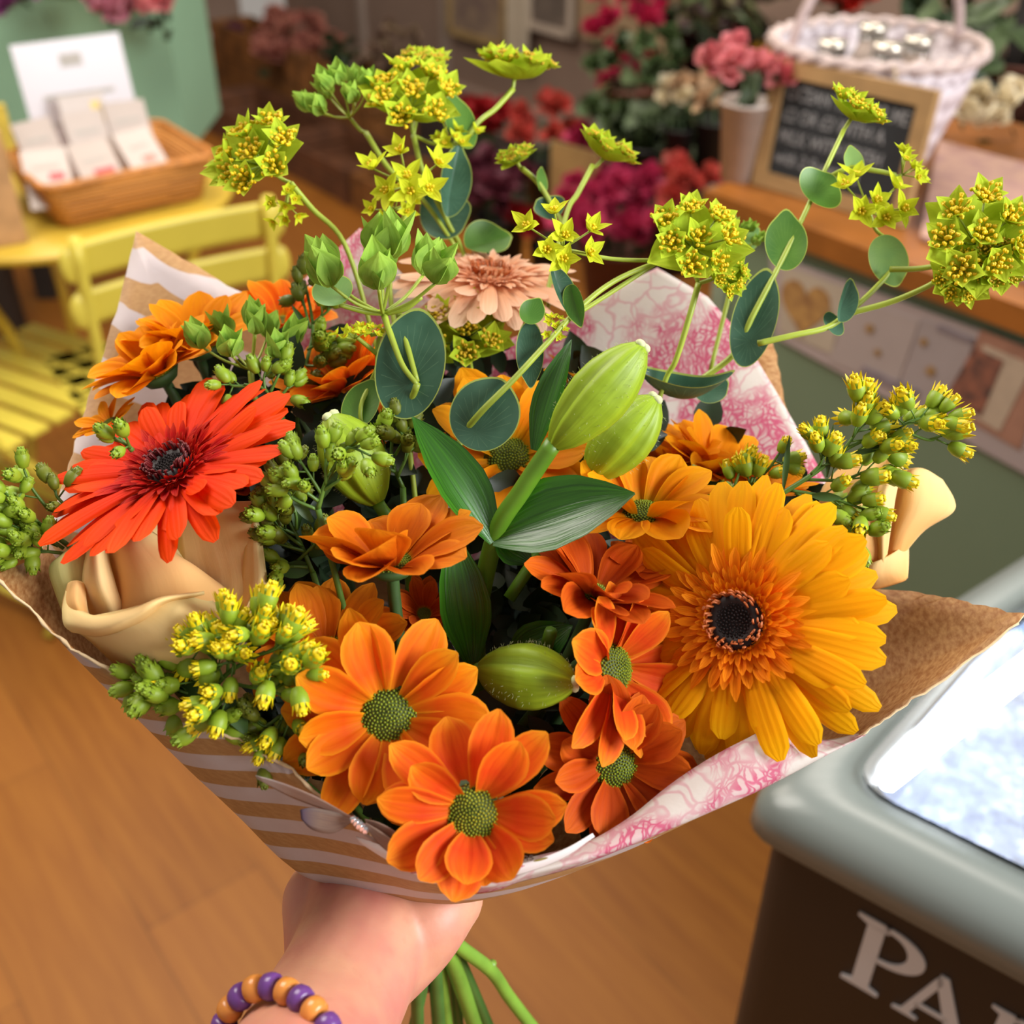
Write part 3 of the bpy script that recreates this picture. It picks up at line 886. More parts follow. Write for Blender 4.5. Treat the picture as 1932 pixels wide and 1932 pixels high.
# door at the right edge
dz = [at(1855, 300, 2.2), at(1932, 300, 2.2)]
ud = at(1885, 300, 2.25).dot(AX)
dr = thing('door_1', 'pale glazed shop door with dark frame bars at the right edge', 'door', RM(ud + .2, 2.25, 0)); dr['kind'] = 'structure'; del dr['category']
for (a, b, c, d) in ((ud - .04, ud, 0, 2.1), (ud + .5, ud + .54, 0, 2.1), (ud, ud + .5, 0, .1), (ud, ud + .5, .99, 1.03), (ud + .22, ud + .25, .1, 2.0)):
    mb = MB(); rbox(mb, a, b, 2.25, 2.29, c, d); mb.build('door_frame', mat('door_dark', '3e3a38', .5), dr, smooth=False)
mb = MB(); rbox(mb, ud, ud + .5, 2.268, 2.272, .1, 2.1); mb.build('door_glass', mat('door_glass_pale', '9fa3a3', .2), dr, smooth=False)

# ---------------------------------------------------------------- freezer
P0, P1, P2, P3 = G(1402, 1500, .88), G(1402, 1500, .88) + Vector((.156, -.118, 0)).normalized() * .8, None, None
P3 = G(1745, 1150, .88); P4 = G(1945, 1025, .88)
dd = (P4 - P3).normalized()
P5 = P3 + dd * .5
P2 = P1 + Vector((.118, .156, 0)).normalized() * .3
outl = [P0, P1, P2, P5, P3]
fz = thing('ice_cream_freezer', 'grey rimmed chest freezer with dark sides and frosted glass top', 'freezer', Vector((P0.x + .3, P0.y + .05, 0)))
def outline(pts, inset, z, rad=.035, k=5):
    n = len(pts); res = []
    ctr = sum(pts, Vector()) / n
    ins = []
    for i in range(n):
        a, b, c = pts[i - 1], pts[i], pts[(i + 1) % n]
        d1, d2 = (a - b).normalized(), (c - b).normalized()
        bis = (d1 + d2).normalized()
        sn = math.sqrt(max(.02, (1 - d1.dot(d2)) / 2))
        ins.append(b + bis * inset / sn)
    for i in range(n):
        a, b, c = ins[i - 1], ins[i], ins[(i + 1) % n]
        d1, d2 = (a - b).normalized(), (c - b).normalized()
        s, e = b + d1 * rad, b + d2 * rad
        for j in range(k + 1):
            t = j / k
            p = s * (1 - t) ** 2 + b * 2 * t * (1 - t) + e * t * t
            res.append(Vector((p.x, p.y, z)))
    return res
def stack(mb, layers, cap0=True, cap1=True, m=0):
    n = len(layers[0]); v, f = [], []
    for L in layers: v += L
    for i in range(len(layers) - 1):
        for j in range(n):
            f.append([i * n + j, i * n + (j + 1) % n, (i + 1) * n + (j + 1) % n, (i + 1) * n + j])
    if cap0: f.append(list(range(n))[::-1])
    if cap1: f.append([(len(layers) - 1) * n + j for j in range(n)])
    return mb.add(v, f, None, m)
RIMF = mat('freezer_rim_grey', '737a76', .3, .03, 4)
mb = MB(); stack(mb, [outline(outl, .012, .02), outline(outl, .012, .846)], True, False)
mb.build('cabinet', mat('freezer_dark_panel', '1b1616', .55, .1, 4), fz)
mb = MB(); stack(mb, [outline(outl, .012, .84), outline(outl, -.002, .846), outline(outl, 0, .866), outline(outl, .006, .876), outline(outl, .02, .882), outline(outl, .052, .884), outline(outl, .056, .872), outline(outl, .058, .80)], False, False)
mb.build('rim', RIMF, fz)
FR = NT('frosted_interior')
nz = FR.noise(FR.coord(), 55, 5, .7)
FR.set(FR.b.inputs['Base Color'], FR.ramp(nz, [(.35, srgb('5f7390')), (.55, srgb('93a6c6')), (.7, srgb('dfe8ff'))]))
FR.b.inputs['Roughness'].default_value = .25
FR.bump(nz, .9, .006)
mb = MB(); stack(mb, [outline(outl, .059, .875), outline(outl, .062, .80), outline(outl, .075, .79)], False, True)
mb.build('frosted_liner', FR.m, fz, smooth=False)
GF = NT('freezer_glass'); GF.b.inputs['Transmission Weight'].default_value = 1; GF.b.inputs['Roughness'].default_value = .02; GF.b.inputs['IOR'].default_value = 1.3
mb = MB(); stack(mb, [outline(outl, .050, .8845), outline(outl, .050, .8885)])
mb.build('glass_lid', GF.m, fz, smooth=False)
GLARE = NT('window_glare_tube'); GLARE.b.inputs['Emission Color'].default_value = (.86, .93, 1, 1); GLARE.b.inputs['Emission Strength'].default_value = 9  # added emitter imitating the window's reflection in the lid, not a real lamp
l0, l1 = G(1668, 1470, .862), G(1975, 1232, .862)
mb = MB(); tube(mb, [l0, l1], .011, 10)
mb.build('window_glare_tube', GLARE.m, fz, label='added glowing tube standing in for window glare on the lid')
# lettering on the front panel: capitals with serifs, small caps
fe = (P1 - P0).normalized(); fn = Vector((fe.y, -fe.x, 0))
if fn.y > 0: fn = -fn
LET = mat('lettering_white', 'd3d3d6', .5, .02)
def letter(polys, x, z, s, name='letter'):
    mb = MB()
    for poly in polys:
        v, f = [], []
        n = len(poly)
        for (a, b) in poly:
            p = P0 + fe * (x + a * s) - fn * 0
            v.append(Vector((p.x, p.y, z + b * s)) + fn * -.0105)
        for (a, b) in poly:
            p = P0 + fe * (x + a * s)
            v.append(Vector((p.x, p.y, z + b * s)) + fn * -.0135)
        f = [[i, (i + 1) % n, n + (i + 1) % n, n + i] for i in range(n)] + [list(range(n)), list(range(n, 2 * n))[::-1]]
        mb.add(v, f)
    return mb.build(name, LET, fz, smooth=False)
def arcp(cx, cy, rx, ry, a0, a1, k=14):
    return [(cx + rx * math.cos(R(a0 + (a1 - a0) * i / k)), cy + ry * math.sin(R(a0 + (a1 - a0) * i / k))) for i in range(k + 1)]
STEMP = [(.0, 0), (.36, 0), (.36, .04), (.26, .08), (.26, .92), (.1, .92), (.1, .08), (0, .04)]
SER = [(0, 1), (.3, 1), (.3, .91), (.1, .91), (0, .96)]
def bowls(cx, cy, ro, ri, hoy, hiy):
    out, inn = arcp(cx, cy, ro, hoy, 90, -90), arcp(cx, cy, ri, hiy, 90, -90)
    qs = [[out[i], out[i + 1], inn[i + 1], inn[i]] for i in range(len(out) - 1)]
    return qs
PB = bowls(.3, .735, .36, .20, .265, .205) + [[(.25, 1), (.3, 1), (.3, .94), (.25, .94)], [(.25, .53), (.3, .53), (.3, .47), (.25, .47)]]
LP = [STEMP, SER] + PB
LA = [[(.0, 0), (.3, 0), (.3, .04), (.2, .07), (.44, .86), (.4, 1), (.34, .86), (.1, .07), (0, .04)], [(.38, 1), (.48, 1), (.83, .08), (.92, .04), (.92, 0), (.52, 0), (.52, .04), (.63, .08), (.37, .86)], [(.24, .33), (.62, .33), (.62, .26), (.22, .26)]]
LR = [STEMP, SER] + PB + [[(.3, .5), (.45, .5), (.85, .05), (.95, .03), (.95, 0), (.7, 0)]]
def fpt(px, py):
    p = PL(px, py, P0, fn); return (p - P0).dot(fe), p.z
xb, zb_ = fpt(1574, 1862); xt, zt_ = fpt(1612, 1734)
S1 = (zt_ - zb_) * .95
letter(LP, xb, zb_, S1)
xa, za = fpt(1668, 1888)
letter(LA, xb + .50 * S1, zb_, S1 * .77)
letter(LR, xb + (.50 + .74) * S1, zb_, S1 * .77)

# ---------------------------------------------------------------- wrapping paper
def paper_mat(name, striped, base='b98a56'):
    t = NT(name)
    oc = t.coord()
    fib = t.noise(t.mapping(oc, (90, 90, 260)), 3, 4)
    k = t.mix(t.ramp(fib, [(.35, (0, 0, 0, 1)), (.7, (1, 1, 1, 1))]), srgb(base), srgb('c79a64'))
    if striped:
        sx = t.n('ShaderNodeSeparateXYZ', {0: t.coord('UV')})
        fr = t.math('FRACT', sx.outputs[0])
        f = t.ramp(fr, [(0, (0, 0, 0, 1)), (.02, (1, 1, 1, 1)), (.47, (1, 1, 1, 1)), (.50, (0, 0, 0, 1))])
        wn = t.mix(t.noise(oc, 70, 4), srgb('cbbab6'), srgb('dccfd0'))
        k = t.mix(f, k, wn)
    t.set(t.b.inputs['Base Color'], k)
    t.b.inputs['Roughness'].default_value = .6
    wv = t.n('ShaderNodeTexWave', {'Vector': oc, 'Scale': 90.0, 'Distortion': 1.5}, bands_direction='Z').outputs[0]
    t.bump(t.math('ADD', fib, t.math('MULTIPLY', wv, .3)), .10, .0005)
    t.trans(k, .22)
    return t.m
KR, KS = paper_mat('kraft_inside', False, 'a06a38'), paper_mat('kraft_striped', True)
EDGE = mat('torn_paper_edge', 'dcbf95', .8, .1, 300)
rim = [(-8, 1085, .44, 340, 1385, .47), (100, 1192, .43, 370, 1435, .465), (200, 1263, .425, 415, 1495, .46), (350, 1347, .42, 485, 1568, .455), (480, 1412, .415, 560, 1645, .455),
       (560, 1462, .41, 620, 1668, .455), (660, 1541, .405, 690, 1690, .455), (740, 1602, .40, 760, 1700, .455), (800, 1640, .40, 800, 1705, .455), (900, 1662, .40, 860, 1705, .455),
       (1000, 1645, .40, 930, 1692, .455), (1100, 1620, .405, 990, 1672, .46), (1190, 1588, .41, 1040, 1652, .46), (1300, 1542, .415, 1090, 1632, .465), (1400, 1498, .42, 1150, 1600, .47),
       (1530, 1436, .43, 1220, 1560, .475), (1622, 1388, .435, 1270, 1530, .48), (1700, 1336, .44, 1300, 1500, .485), (1800, 1268, .445, 1330, 1470, .49), (1935, 1162, .455, 1350, 1420, .50),
       (1850, 1142, .475, 1330, 1380, .51), (1735, 1118, .50, 1300, 1340, .52), (1600, 1095, .52, 1250, 1300, .53), (1560, 980, .55, 1200, 1250, .545), (1482, 770, .585, 1150, 1200, .55),
       (1458, 640, .60, 1100, 1150, .56), (1350, 640, .61, 1050, 1120, .565), (1240, 600, .62, 1000, 1100, .57), (1000, 680, .62, 930, 1080, .57), (800, 660, .62, 860, 1080, .57),
       (600, 612, .61, 760, 1090, .57), (430, 538, .60, 660, 1110, .565), (260, 438, .59, 560, 1130, .56), (203, 640, .56, 500, 1180, .545), (150, 810, .53, 440, 1220, .53),
       (97, 980, .49, 380, 1280, .51), (62, 1055, .465, 350, 1340, .49)]
NR = len(rim)
rimv, midv, thrv = [], [], []
axn = (W(860, 1000, .49) - THR).normalized()
for i, (a, b, d, a2, b2_, d2) in enumerate(rim):
    rimv.append(W(a, b, d)); midv.append(W(a2, b2_, d2))
    q = midv[-1] - THR; q = q - axn * q.dot(axn)
    thrv.append(W(785, 1662, .505) + q.normalized() * .015)
tf = D(-.05, 1, 0); tb_ = D(.37, .93, 0)
def uvw(p, u, v):
    i = u * NR
    return (p.dot(tb_) / .031 + .85, 0) if 28.5 < i < 35.4 else (p.dot(tf) / .0138 - .05 * math.sin(p.dot(D(1, 0, 0)) * 60), 0)
wrapo = thing('wrapping_paper', 'kraft paper bouquet wrap with white stripes around all the flowers', 'wrapping paper', THR)
mb = MB()
K = 8
rows = [rimv, [r.lerp(m_, .5) + (r.lerp(m_, .5) - THR - axn * (r.lerp(m_, .5) - THR).dot(axn)).normalized() * .004 for r, m_ in zip(rimv, midv)], midv, thrv]
patch(mb, rows, K, 5, cyc=True, uvf=uvw, mf=lambda u, v: 1 if 28.5 < u * NR < 35.4 else 0)
# sharp corners at the tips: rebuild the rim as straight runs with a torn, jittered edge
nv = 5 * 3 + 1
sharp = {0, 19, 32, 25}
for i in range(NR):
    for j in range(K):
        k = (i * K + j)
        a, b = rimv[i], rimv[(i + 1) % NR]
        lin = a.lerp(b, j / K)
        if i in sharp or (i + 1) % NR in sharp:
            for q in range(0, 6):
                wq = 1 - q / 6
                sh_ = (lin - mb.v[k * nv]) if q == 0 else sh_
                if q == 0: base_sh = sh_
                mb.v[k * nv + q] = mb.v[k * nv + q] + base_sh * wq
        jj = Vector((rnd.uniform(-1, 1), rnd.uniform(-1, 1), rnd.uniform(-1, 1))) * .0007
        if 0 <= i < 9 or 16 <= i < 36:
            mb.v[k * nv] += jj
WP = mb.build('kraft_sheet', [KR, KS, KS, EDGE], wrapo)
solid(WP, .0005, 1, material_offset=1, material_offset_rim=3, use_rim=True)
# torn edge fibres on the near left rim
mb = MB()
pts = []
for k in range(9 * K):
    p = mb and WP.data.vertices[k * nv].co + THR
    pts.append(p + Vector((rnd.uniform(-1, 1), rnd.uniform(-1, 1), rnd.uniform(-1, 1))) * .0004)
tube(mb, pts, [rnd.uniform(.0003, .0010) for _ in pts], 5)
mb.build('torn_edge', EDGE, wrapo)
mb = MB()
pts = [WP.data.vertices[k * nv].co + THR for k in range(16 * K, 19 * K)]
tube(mb, pts, [rnd.uniform(.0002, .0006) for _ in pts], 5)
mb.build('torn_edge', EDGE, wrapo)

def toile_mat():
    t = NT('toile_tissue')
    oc = t.coord()
    warp = t.n('ShaderNodeVectorMath', {0: oc, 1: t.n('ShaderNodeVectorMath', {0: t.n('ShaderNodeTexNoise', {'Vector': oc, 'Scale': 55.0, 'Detail': 2.0}).outputs[1], 'Scale': .02}, operation='SCALE').outputs[0]}, operation='ADD').outputs[0]
    masses = t.ramp(t.noise(oc, 34, 2), [(.43, (0, 0, 0, 1)), (.55, (1, 1, 1, 1))])
    vr = t.n('ShaderNodeTexVoronoi', {'Vector': warp, 'Scale': 75.0}, feature='DISTANCE_TO_EDGE').outputs[0]
    ln = t.ramp(vr, [(.02, (1, 1, 1, 1)), (.07, (0, 0, 0, 1))])
    vr2 = t.n('ShaderNodeTexVoronoi', {'Vector': warp, 'Scale': 200.0}, feature='DISTANCE_TO_EDGE').outputs[0]
    ln2 = t.ramp(vr2, [(.03, (1, 1, 1, 1)), (.14, (0, 0, 0, 1))])
    wv = t.n('ShaderNodeTexWave', {'Vector': warp, 'Scale': 95.0, 'Distortion': 9.0, 'Detail': 2.0, 'Detail Scale': 1.5}).outputs[0]
    ln3 = t.ramp(wv, [(.68, (0, 0, 0, 1)), (.9, (1, 1, 1, 1))])
    a = t.math('MULTIPLY', t.math('MAXIMUM', ln2, ln3), masses)
    b = t.math('MULTIPLY', ln, .55)
    c = t.math('MULTIPLY', masses, .30)
    f = t.math('MINIMUM', t.math('ADD', t.math('MULTIPLY', t.math('MAXIMUM', a, b), .75), c), 1.0)
    g = t.mix(t.noise(oc, 20, 2), srgb('d9cbc0'), srgb('e9e2dc'))
    k = t.mix(f, g, srgb('cf5f7e'))
    t.set(t.b.inputs['Base Color'], k)
    t.b.inputs['Roughness'].default_value = .6
    t.bump(t.noise(oc, 500, 3), .3, .0004)
    t.trans(k, .3)
    return t.m
TOI = toile_mat()
TOIP = mat('tissue_plain', 'd8cbc8', .7, .03, 30, trans=.3)
# back lining sheet with its pointed corners
tl_ = [(535, 562, .598), (606, 498, .60), (680, 430, .603), (750, 508, .603), (850, 600, .60), (960, 640, .60), (1070, 600, .597), (1155, 548, .597), (1240, 505, .597), (1335, 560, .59), (1405, 640, .583), (1465, 740, .575), (1520, 835, .565), (1570, 930, .55)]
top = [W(*p) for p in tl_]
bot = [W(800 + (p[0] - 1000) * .45, 1080, .56) for p in tl_]
mb = MB()
mid = [a.lerp(b, .45) + D(0, 0, -1) * .008 for a, b in zip(top, bot)]
mid0 = [a.lerp(b, .12) for a, b in zip(top, bot)]
v, f, uv = [], [], []
rowsl = []
for rw in (top, mid0, mid, bot):
    o_ = []
    for i in range(len(rw) - 1):
        for j in range(4): o_.append(rw[i].lerp(rw[i + 1], j / 4))
    o_.append(rw[-1]); rowsl.append(o_)
patch(mb, rowsl, 1, 5)
TB = mb.build('tissue_sheet', TOI)
tag(TB, 'white tissue sheet with pink toile flower print standing behind the bouquet', 'tissue paper')
solid(TB, .0003, 0)
# front flap of toile on the near right rim
fl_ = [(778, 1622, 800, 1642, .403), (860, 1640, 880, 1672, .402), (940, 1636, 950, 1668, .402), (1000, 1618, 1000, 1650, .402), (1100, 1592, 1100, 1624, .406), (1182, 1546, 1190, 1592, .411), (1262, 1482, 1300, 1546, .416),
       (1330, 1436, 1400, 1502, .42), (1400, 1398, 1440, 1484, .423), (1472, 1368, 1500, 1454, .427), (1545, 1396, 1560, 1424, .431), (1622, 1384, 1626, 1390, .435)]
mb = MB()
t1 = [W(a, b, d + .004) for a, b, _, _, d in fl_]
t2 = [W(c, e_, d - .002) for _, _, c, e_, d in fl_]
t3 = [p + (THR - p) * .10 + D(0, -1, 0) * .002 for p in t2]
patch(mb, [t1, [a.lerp(b, .5) + D(0, 0, 1) * .002 for a, b in zip(t1, t2)], t2, t3], 5, 4)
TF = mb.build('tissue_flap', TOI)
tag(TF, 'pink toile print tissue flap folded over the near right rim of the wrap', 'tissue paper')
solid(TF, .0003, 0)
# oval paper label stuck on the front of the wrap
lb = thing('oval_sticker', 'white oval sticker with pink flower print and lettering on the lower front of the wrap', 'sticker', W(880, 1655, .40))
def sk(rr, k_=1.0):
    rows = []
    for (x0, y0, x1, y1, d) in rr: pass
    return rows
s_top = [(672, 1578, .4035), (720, 1596, .4015), (780, 1628, .398), (880, 1642, .3965), (980, 1630, .3965), (1060, 1604, .399), (1118, 1572, .402)]
s_bot = [(682, 1592, .4045), (730, 1622, .4025), (790, 1652, .3995), (870, 1664, .3985), (970, 1652, .3985), (1060, 1620, .4005), (1122, 1578, .403)]
mb = MB()
T_, B_ = [W(*p) for p in s_top], [W(*p) for p in s_bot]
patch(mb, [T_, [a.lerp(b, .5) + D(0, 0, 1) * .0006 for a, b in zip(T_, B_)], B_], 5, 4)
solid(mb.build('paper', mat('sticker_white', 'e4dad8', .35, .02, 20), lb), .0003, 0)
for nm, cl, spots in (('pink_print', 'd98a9c', [(800, 1641, 26, 4), (855, 1654, 30, 3), (960, 1641, 30, 3)]), ('olive_print', '96863a', [(925, 1648, 18, 3), (1020, 1622, 14, 2)])):
    for (x, y, a, b) in spots:
        mb = MB(); prism(mb, [W(x + a * math.cos(k * .524), y + b * math.sin(k * .524) - a * math.cos(k * .524) * .25, .3945) for k in range(12)], D(0, 0, -1) * .0004)
        mb.build(nm, mat(nm, cl, .5, .1), lb, smooth=False)
for tx, x, y, rz in (('together', 850, 1660, 6), ('occasions', 905, 1633, 6)):
    text_mesh('sticker_text', tx, .005, mat('ink', '5a4a44', .6), lb, Matrix.Translation(W(x, y, .3940) - WL[lb.name]) @ (CM.to_4x4() @ Matrix.Rotation(R(rz), 4, 'Z') @ Matrix.Rotation(R(-60), 4, 'X')), extrude=.00005)

# butterfly decoration
bf = thing('butterfly_clip', 'translucent butterfly clip with silver gems on the striped front of the wrap', 'ornament', W(680, 1555, .398))
def wing_mat(name, ca, cb):
    t = NT(name); sx = t.n('ShaderNodeSeparateXYZ', {0: t.coord('UV')})
    c = t.mix(t.ramp(sx.outputs[0], [(.55, (0, 0, 0, 1)), (.95, (1, 1, 1, 1))]), srgb(ca), srgb(cb))
    c = t.mix(t.math('MULTIPLY', t.ramp(t.noise(t.mapping(t.coord('UV'), (2, 22, 1)), 1.2, 3), [(.5, (0, 0, 0, 1)), (.62, (1, 1, 1, 1))]), .5), c, srgb('8a7478'))
    t.set(t.b.inputs['Base Color'], c); t.b.inputs['Roughness'].default_value = .3
    t.trans(c, .5)
    return t.m
WG1, WG2 = wing_mat('wing_pale', 'b89c8c', 'c9bdb8'), wing_mat('wing_violet', 'b8a090', '6e5f7c')
def wing(pts_, m, d0):
    mb = MB(); rows = [[W(x, y, d0 + dd) for x, y, dd in r_] for r_ in pts_]
    patch(mb, rows, 5, 4); o_ = mb.build('wing', m, bf); solid(o_, .0002, 0)
wing([[(668, 1544, 0), (667, 1545, 0)], [(600, 1505, -.002), (590, 1520, .001)], [(535, 1478, -.003), (540, 1500, .001)], [(482, 1463, -.003), (485, 1469, -.002)]], WG1, .397)
wing([[(668, 1545, 0), (668, 1548, 0)], [(640, 1534, -.001), (630, 1572, .001)], [(590, 1524, -.001), (590, 1566, .001)], [(566, 1528, -.001), (568, 1545, 0)]], WG2, .398)
wing([[(690, 1552, 0), (688, 1556, 0)], [(720, 1570, -.003), (712, 1590, 0)], [(758, 1598, -.003), (748, 1618, 0)], [(796, 1628, -.002), (786, 1634, 0)]], WG1, .394)
wing([[(688, 1545, 0), (690, 1552, 0)], [(715, 1552, -.004), (718, 1568, -.002)], [(750, 1572, -.004), (755, 1590, -.002)], [(792, 1614, -.003), (795, 1624, -.002)]], WG1, .396)
GEM = mat('gem_silver', 'e8e8ee', .08, .05, metal=.9)
for k in range(5):
    mb = MB(); ball(mb, Matrix.Translation(W(667 + k * 5.5, 1546 + k * 5, .394)), .0019 - .0002 * abs(k - 2), seg=6, rings=4)
    mb.build('gem', GEM, bf, smooth=False)

# ---------------------------------------------------------------- flowers: generators
def stem_to(mb, c, n, r, toward=None, back=.03, m=0, jit=.010):
    e = THR + (toward or Vector((rnd.uniform(-1, 1), rnd.uniform(-1, 1), 0)) * jit)
    pts = smooth([c, c - n * back, (c - n * back).lerp(e, .5) - n * .008, e], 6)
    tube(mb, pts, r, 8, m)
def gerbera(name, label, c, n, Rr, roll, mats, fn_=None, inl=1.0, lift=8, curl=-14, seed=1, hint=None):
    rg = random.Random(seed)
    t_ = thing(name, label, 'flower', c, 'gerbera daisies in the bouquet')
    M = frame(c, n, roll, hint)
    outer, inner, disc, dark = mats
    mb = MB()
    for row in range(3):
        N_ = 22 if row < 2 else 15
        for i in range(N_):
            a = 2 * math.pi * (i + row * .5 + rg.uniform(-.16, .16)) / N_
            k, cu, li = fn_(a) if fn_ else (1, 0, 0)
            L = Rr * (.83, .76, .60)[row] * k * rg.uniform(.93, 1.05)
            petal(mb, M @ Matrix.Translation((0, 0, -.002 * row)) @ Matrix.Rotation(a, 4, 'Z') @ Matrix.Rotation(R(rg.uniform(-14, 14)), 4, 'X'), L, Rr * rg.uniform(.165, .21), Rr * .18,
                  lift + (-7, 0, 9)[row] + li + rg.uniform(-5, 5), curl + cu + rg.uniform(-14, 8), rg.uniform(-.35, .1), 'gerbera', 11, 4, .05, rg.uniform(-14, 14))
    mb.build('outer_petals', outer, t_)
    mb = MB()
    for row, (r0, L, wd, li, N_) in enumerate(((.30, .30, .075, 16, 38), (.25, .22, .06, 30, 40), (.215, .14, .042, 48, 44), (.19, .095, .032, 66, 44))):
        for i in range(N_):
            a = 2 * math.pi * (i + rg.uniform(-.4, .4)) / N_
            petal(mb, M @ Matrix.Rotation(a, 4, 'Z'), Rr * L * inl * rg.uniform(.7, 1.2), Rr * wd, Rr * r0 * .95, li + rg.uniform(-9, 9), rg.uniform(-25, 5), .5, 'thin', 4, 2, 0, rg.uniform(-20, 20))
    mb.build('inner_petals', inner, t_)
    mb = MB()
    for k in range(70):
        a = rg.uniform(0, 6.283); r = Rr * rg.uniform(.125, .19)
        p = Vector((r * math.cos(a), r * math.sin(a), .002))
        q = p * 1.0 + Vector((math.cos(a + .5) * .0012, math.sin(a + .5) * .0012, Rr * .07 * rg.uniform(.7, 1.2)))
        tube(mb, [M @ p, M @ q, M @ (q + Vector((-math.sin(a), math.cos(a), 0)) * .0012)], [.0006, .0005, .0003], 4)
    mb.build('disc_florets', disc, t_)
    mb = MB()
    lathe(mb, [(Rr * .19, .0005), (Rr * .155, .003), (Rr * .12, .0025), (Rr * .06, .0005), (.0002, 0)], 28, M)
    for k in range(90):
        r = Rr * .12 * math.sqrt(k / 90); a = k * 2.39996
        ball(mb, M @ Matrix.Translation((r * math.cos(a), r * math.sin(a), .0022)), .0006, seg=5, rings=3)
    mb.build('disc', dark, t_)
    mb = MB()
    stem_to(mb, c - n * .004, n, [.0028, .003])
    lathe(mb, [(.003, -.012), (Rr * .16, -.008), (Rr * .2, -.002)], 16, M)
    mb.build('stem', STEM, t_)
    return t_
DISCG = mat('daisy_disc_green', '8a9a14', .6, .3, 160, c2='6c7a0c')
DISCB = mat('daisy_disc_base', '4a5808', .7, .2, 160)
DISCY = mat('daisy_disc_yellowish', 'aaa414', .6, .3, 160, c2='78860c')
CAL = mat('calyx_green', '3c5a26', .6, .15, 80)
ORA = petal_mat('daisy_orange', [(0, 'c8b416'), (.08, 'dc7c10'), (.35, 'e05c10'), (.75, 'ee7c0c'), (1, 'f4a41c')], 'd8440e', .5, .25)
ORR = petal_mat('daisy_red_orange', [(0, 'c8b416'), (.08, 'dc6014'), (.4, 'de4c16'), (.8, 'e86c14'), (1, 'f09a20')], 'cc3212', .6, .25)
ORB = petal_mat('daisy_burnt_orange', [(0, 'b89014'), (.1, 'cc5a08'), (.6, 'da6e0a'), (1, 'e8901a')], 'b04208', .5, .25)
ORY = petal_mat('daisy_amber', [(0, 'c89a10'), (.3, 'e68406'), (1, 'f2a60e')], 'dc6c04', .4, .3)
ORD = petal_mat('daisy_dark_orange', [(0, 'a87a14'), (.1, 'b4440c'), (.6, 'c44c0e'), (1, 'd86a16')], '982c08', .5, .22)
def daisy(label, c, n, Rr, m, roll=0, lift=12, curl=-10, N_=12, rows=2, disc=DISCG, dr=.26, seed=1, fn_=None, hint=None, wd=.40, stem=True, cup=.28):
    rg = random.Random(seed)
    t_ = thing('chrysanthemum', label, 'flower', c, 'orange chrysanthemums in the bouquet')
    M = frame(c, n, roll, hint)
    mb = MB()
    for row in range(rows):
        for i in range(N_):
            if row == 1 and rg.random() < .25: continue
            a = 2 * math.pi * (i + row * .5 + rg.uniform(-.22, .22)) / N_
            k, cu, li = fn_(a) if fn_ else (1, 0, 0)
            L = Rr * (.80 - row * .10) * k * rg.uniform(.88, 1.06)
            petal(mb, M @ Matrix.Translation((0, 0, .0012 * row)) @ Matrix.Rotation(a, 4, 'Z') @ Matrix.Rotation(R(rg.uniform(-22, 22)), 4, 'X'), L, Rr * wd * rg.uniform(.8, 1.1), Rr * dr * .75,
                  lift + 18 * row + li + rg.uniform(-8, 8), curl + cu + rg.uniform(-14, 10), cup + rg.uniform(-.05, .2), 'daisy', 10, 5, .035, rg.uniform(-16, 16))
    mb.build('petals', m, t_)
    mb = MB()
    rd = Rr * dr
    lathe(mb, [(rd * 1.0, -.002), (rd, .001), (rd * .85, rd * .18), (rd * .5, rd * .36), (.0002, rd * .42)], 24, M, m=1)
    for k in range(230):
        r = rd * 1.06 * math.sqrt((k + .5) / 230); a = k * 2.39996
        z = rd * (.45 - .36 * (r / rd) ** 2) + rd * .05 * rg.random() * (r > rd * .8)
        ball(mb, M @ Matrix.Translation((r * math.cos(a), r * math.sin(a), z)), rd * (.047 + .014 * (r / rd)), seg=5, rings=3)
    mb.build('disc', [disc, DISCB], t_)
    mb = MB()
    lathe(mb, [(.003, -.006), (rd * .9, -.004), (rd * 1.25, .0005), (rd * 1.05, .001)], 16, M)
    if stem: stem_to(mb, c - n * .002, n, [.0026, .0024], back=.02)
    mb.build('stem', CAL, t_)
    return t_
def bud_mesh():
    """goldenrod bud, base at origin, +Z up, unit length"""
    g, y, yb = MB(), MB(), MB()
    return
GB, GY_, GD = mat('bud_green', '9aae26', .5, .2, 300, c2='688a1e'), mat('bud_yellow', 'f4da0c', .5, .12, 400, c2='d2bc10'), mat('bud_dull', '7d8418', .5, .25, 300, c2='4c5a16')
def make_bud(openness, col_g, col_y):
    mb = MB()
    lathe(mb, [(.001, 0), (.2, .08), (.31, .34), (.33, .58), (.24, .80)], 9, Matrix.Identity(4))
    k = 9
    for i in range(k):
        a = 2 * math.pi * i / k
        petal(mb, Matrix.Rotation(a, 4, 'Z') @ Matrix.Translation((.27, 0, .46)), .42 + .25 * openness, .17, 0, 96 - 26 * openness, -8 + 20 * openness - 10, .3, 'lance', 3, 2, 0, m=1)
    ball(mb, Matrix.Translation((0, 0, .76)), .235, seg=8, rings=4, m=1)
    for i in range(5):
        a = i * 1.257
        ball(mb, Matrix.Translation((.1 * math.cos(a), .1 * math.sin(a), .95 + .1 * openness)), .07, seg=5, rings=3, m=1)
    me = bpy.data.meshes.new('flower_bud')
    me.from_pydata(mb.v, [], mb.f); me.materials.append(col_g); me.materials.append(col_y)
    me.polygons.foreach_set('material_index', mb.m); me.polygons.foreach_set('use_smooth', [True] * len(mb.f)); me.update()
    return me
BUD = {'y': make_bud(.7, GB, GY_), 'g': make_bud(.1, GB, GB), 'h': make_bud(.3, GB, GY_), 'd': make_bud(.1, GD, GD)}
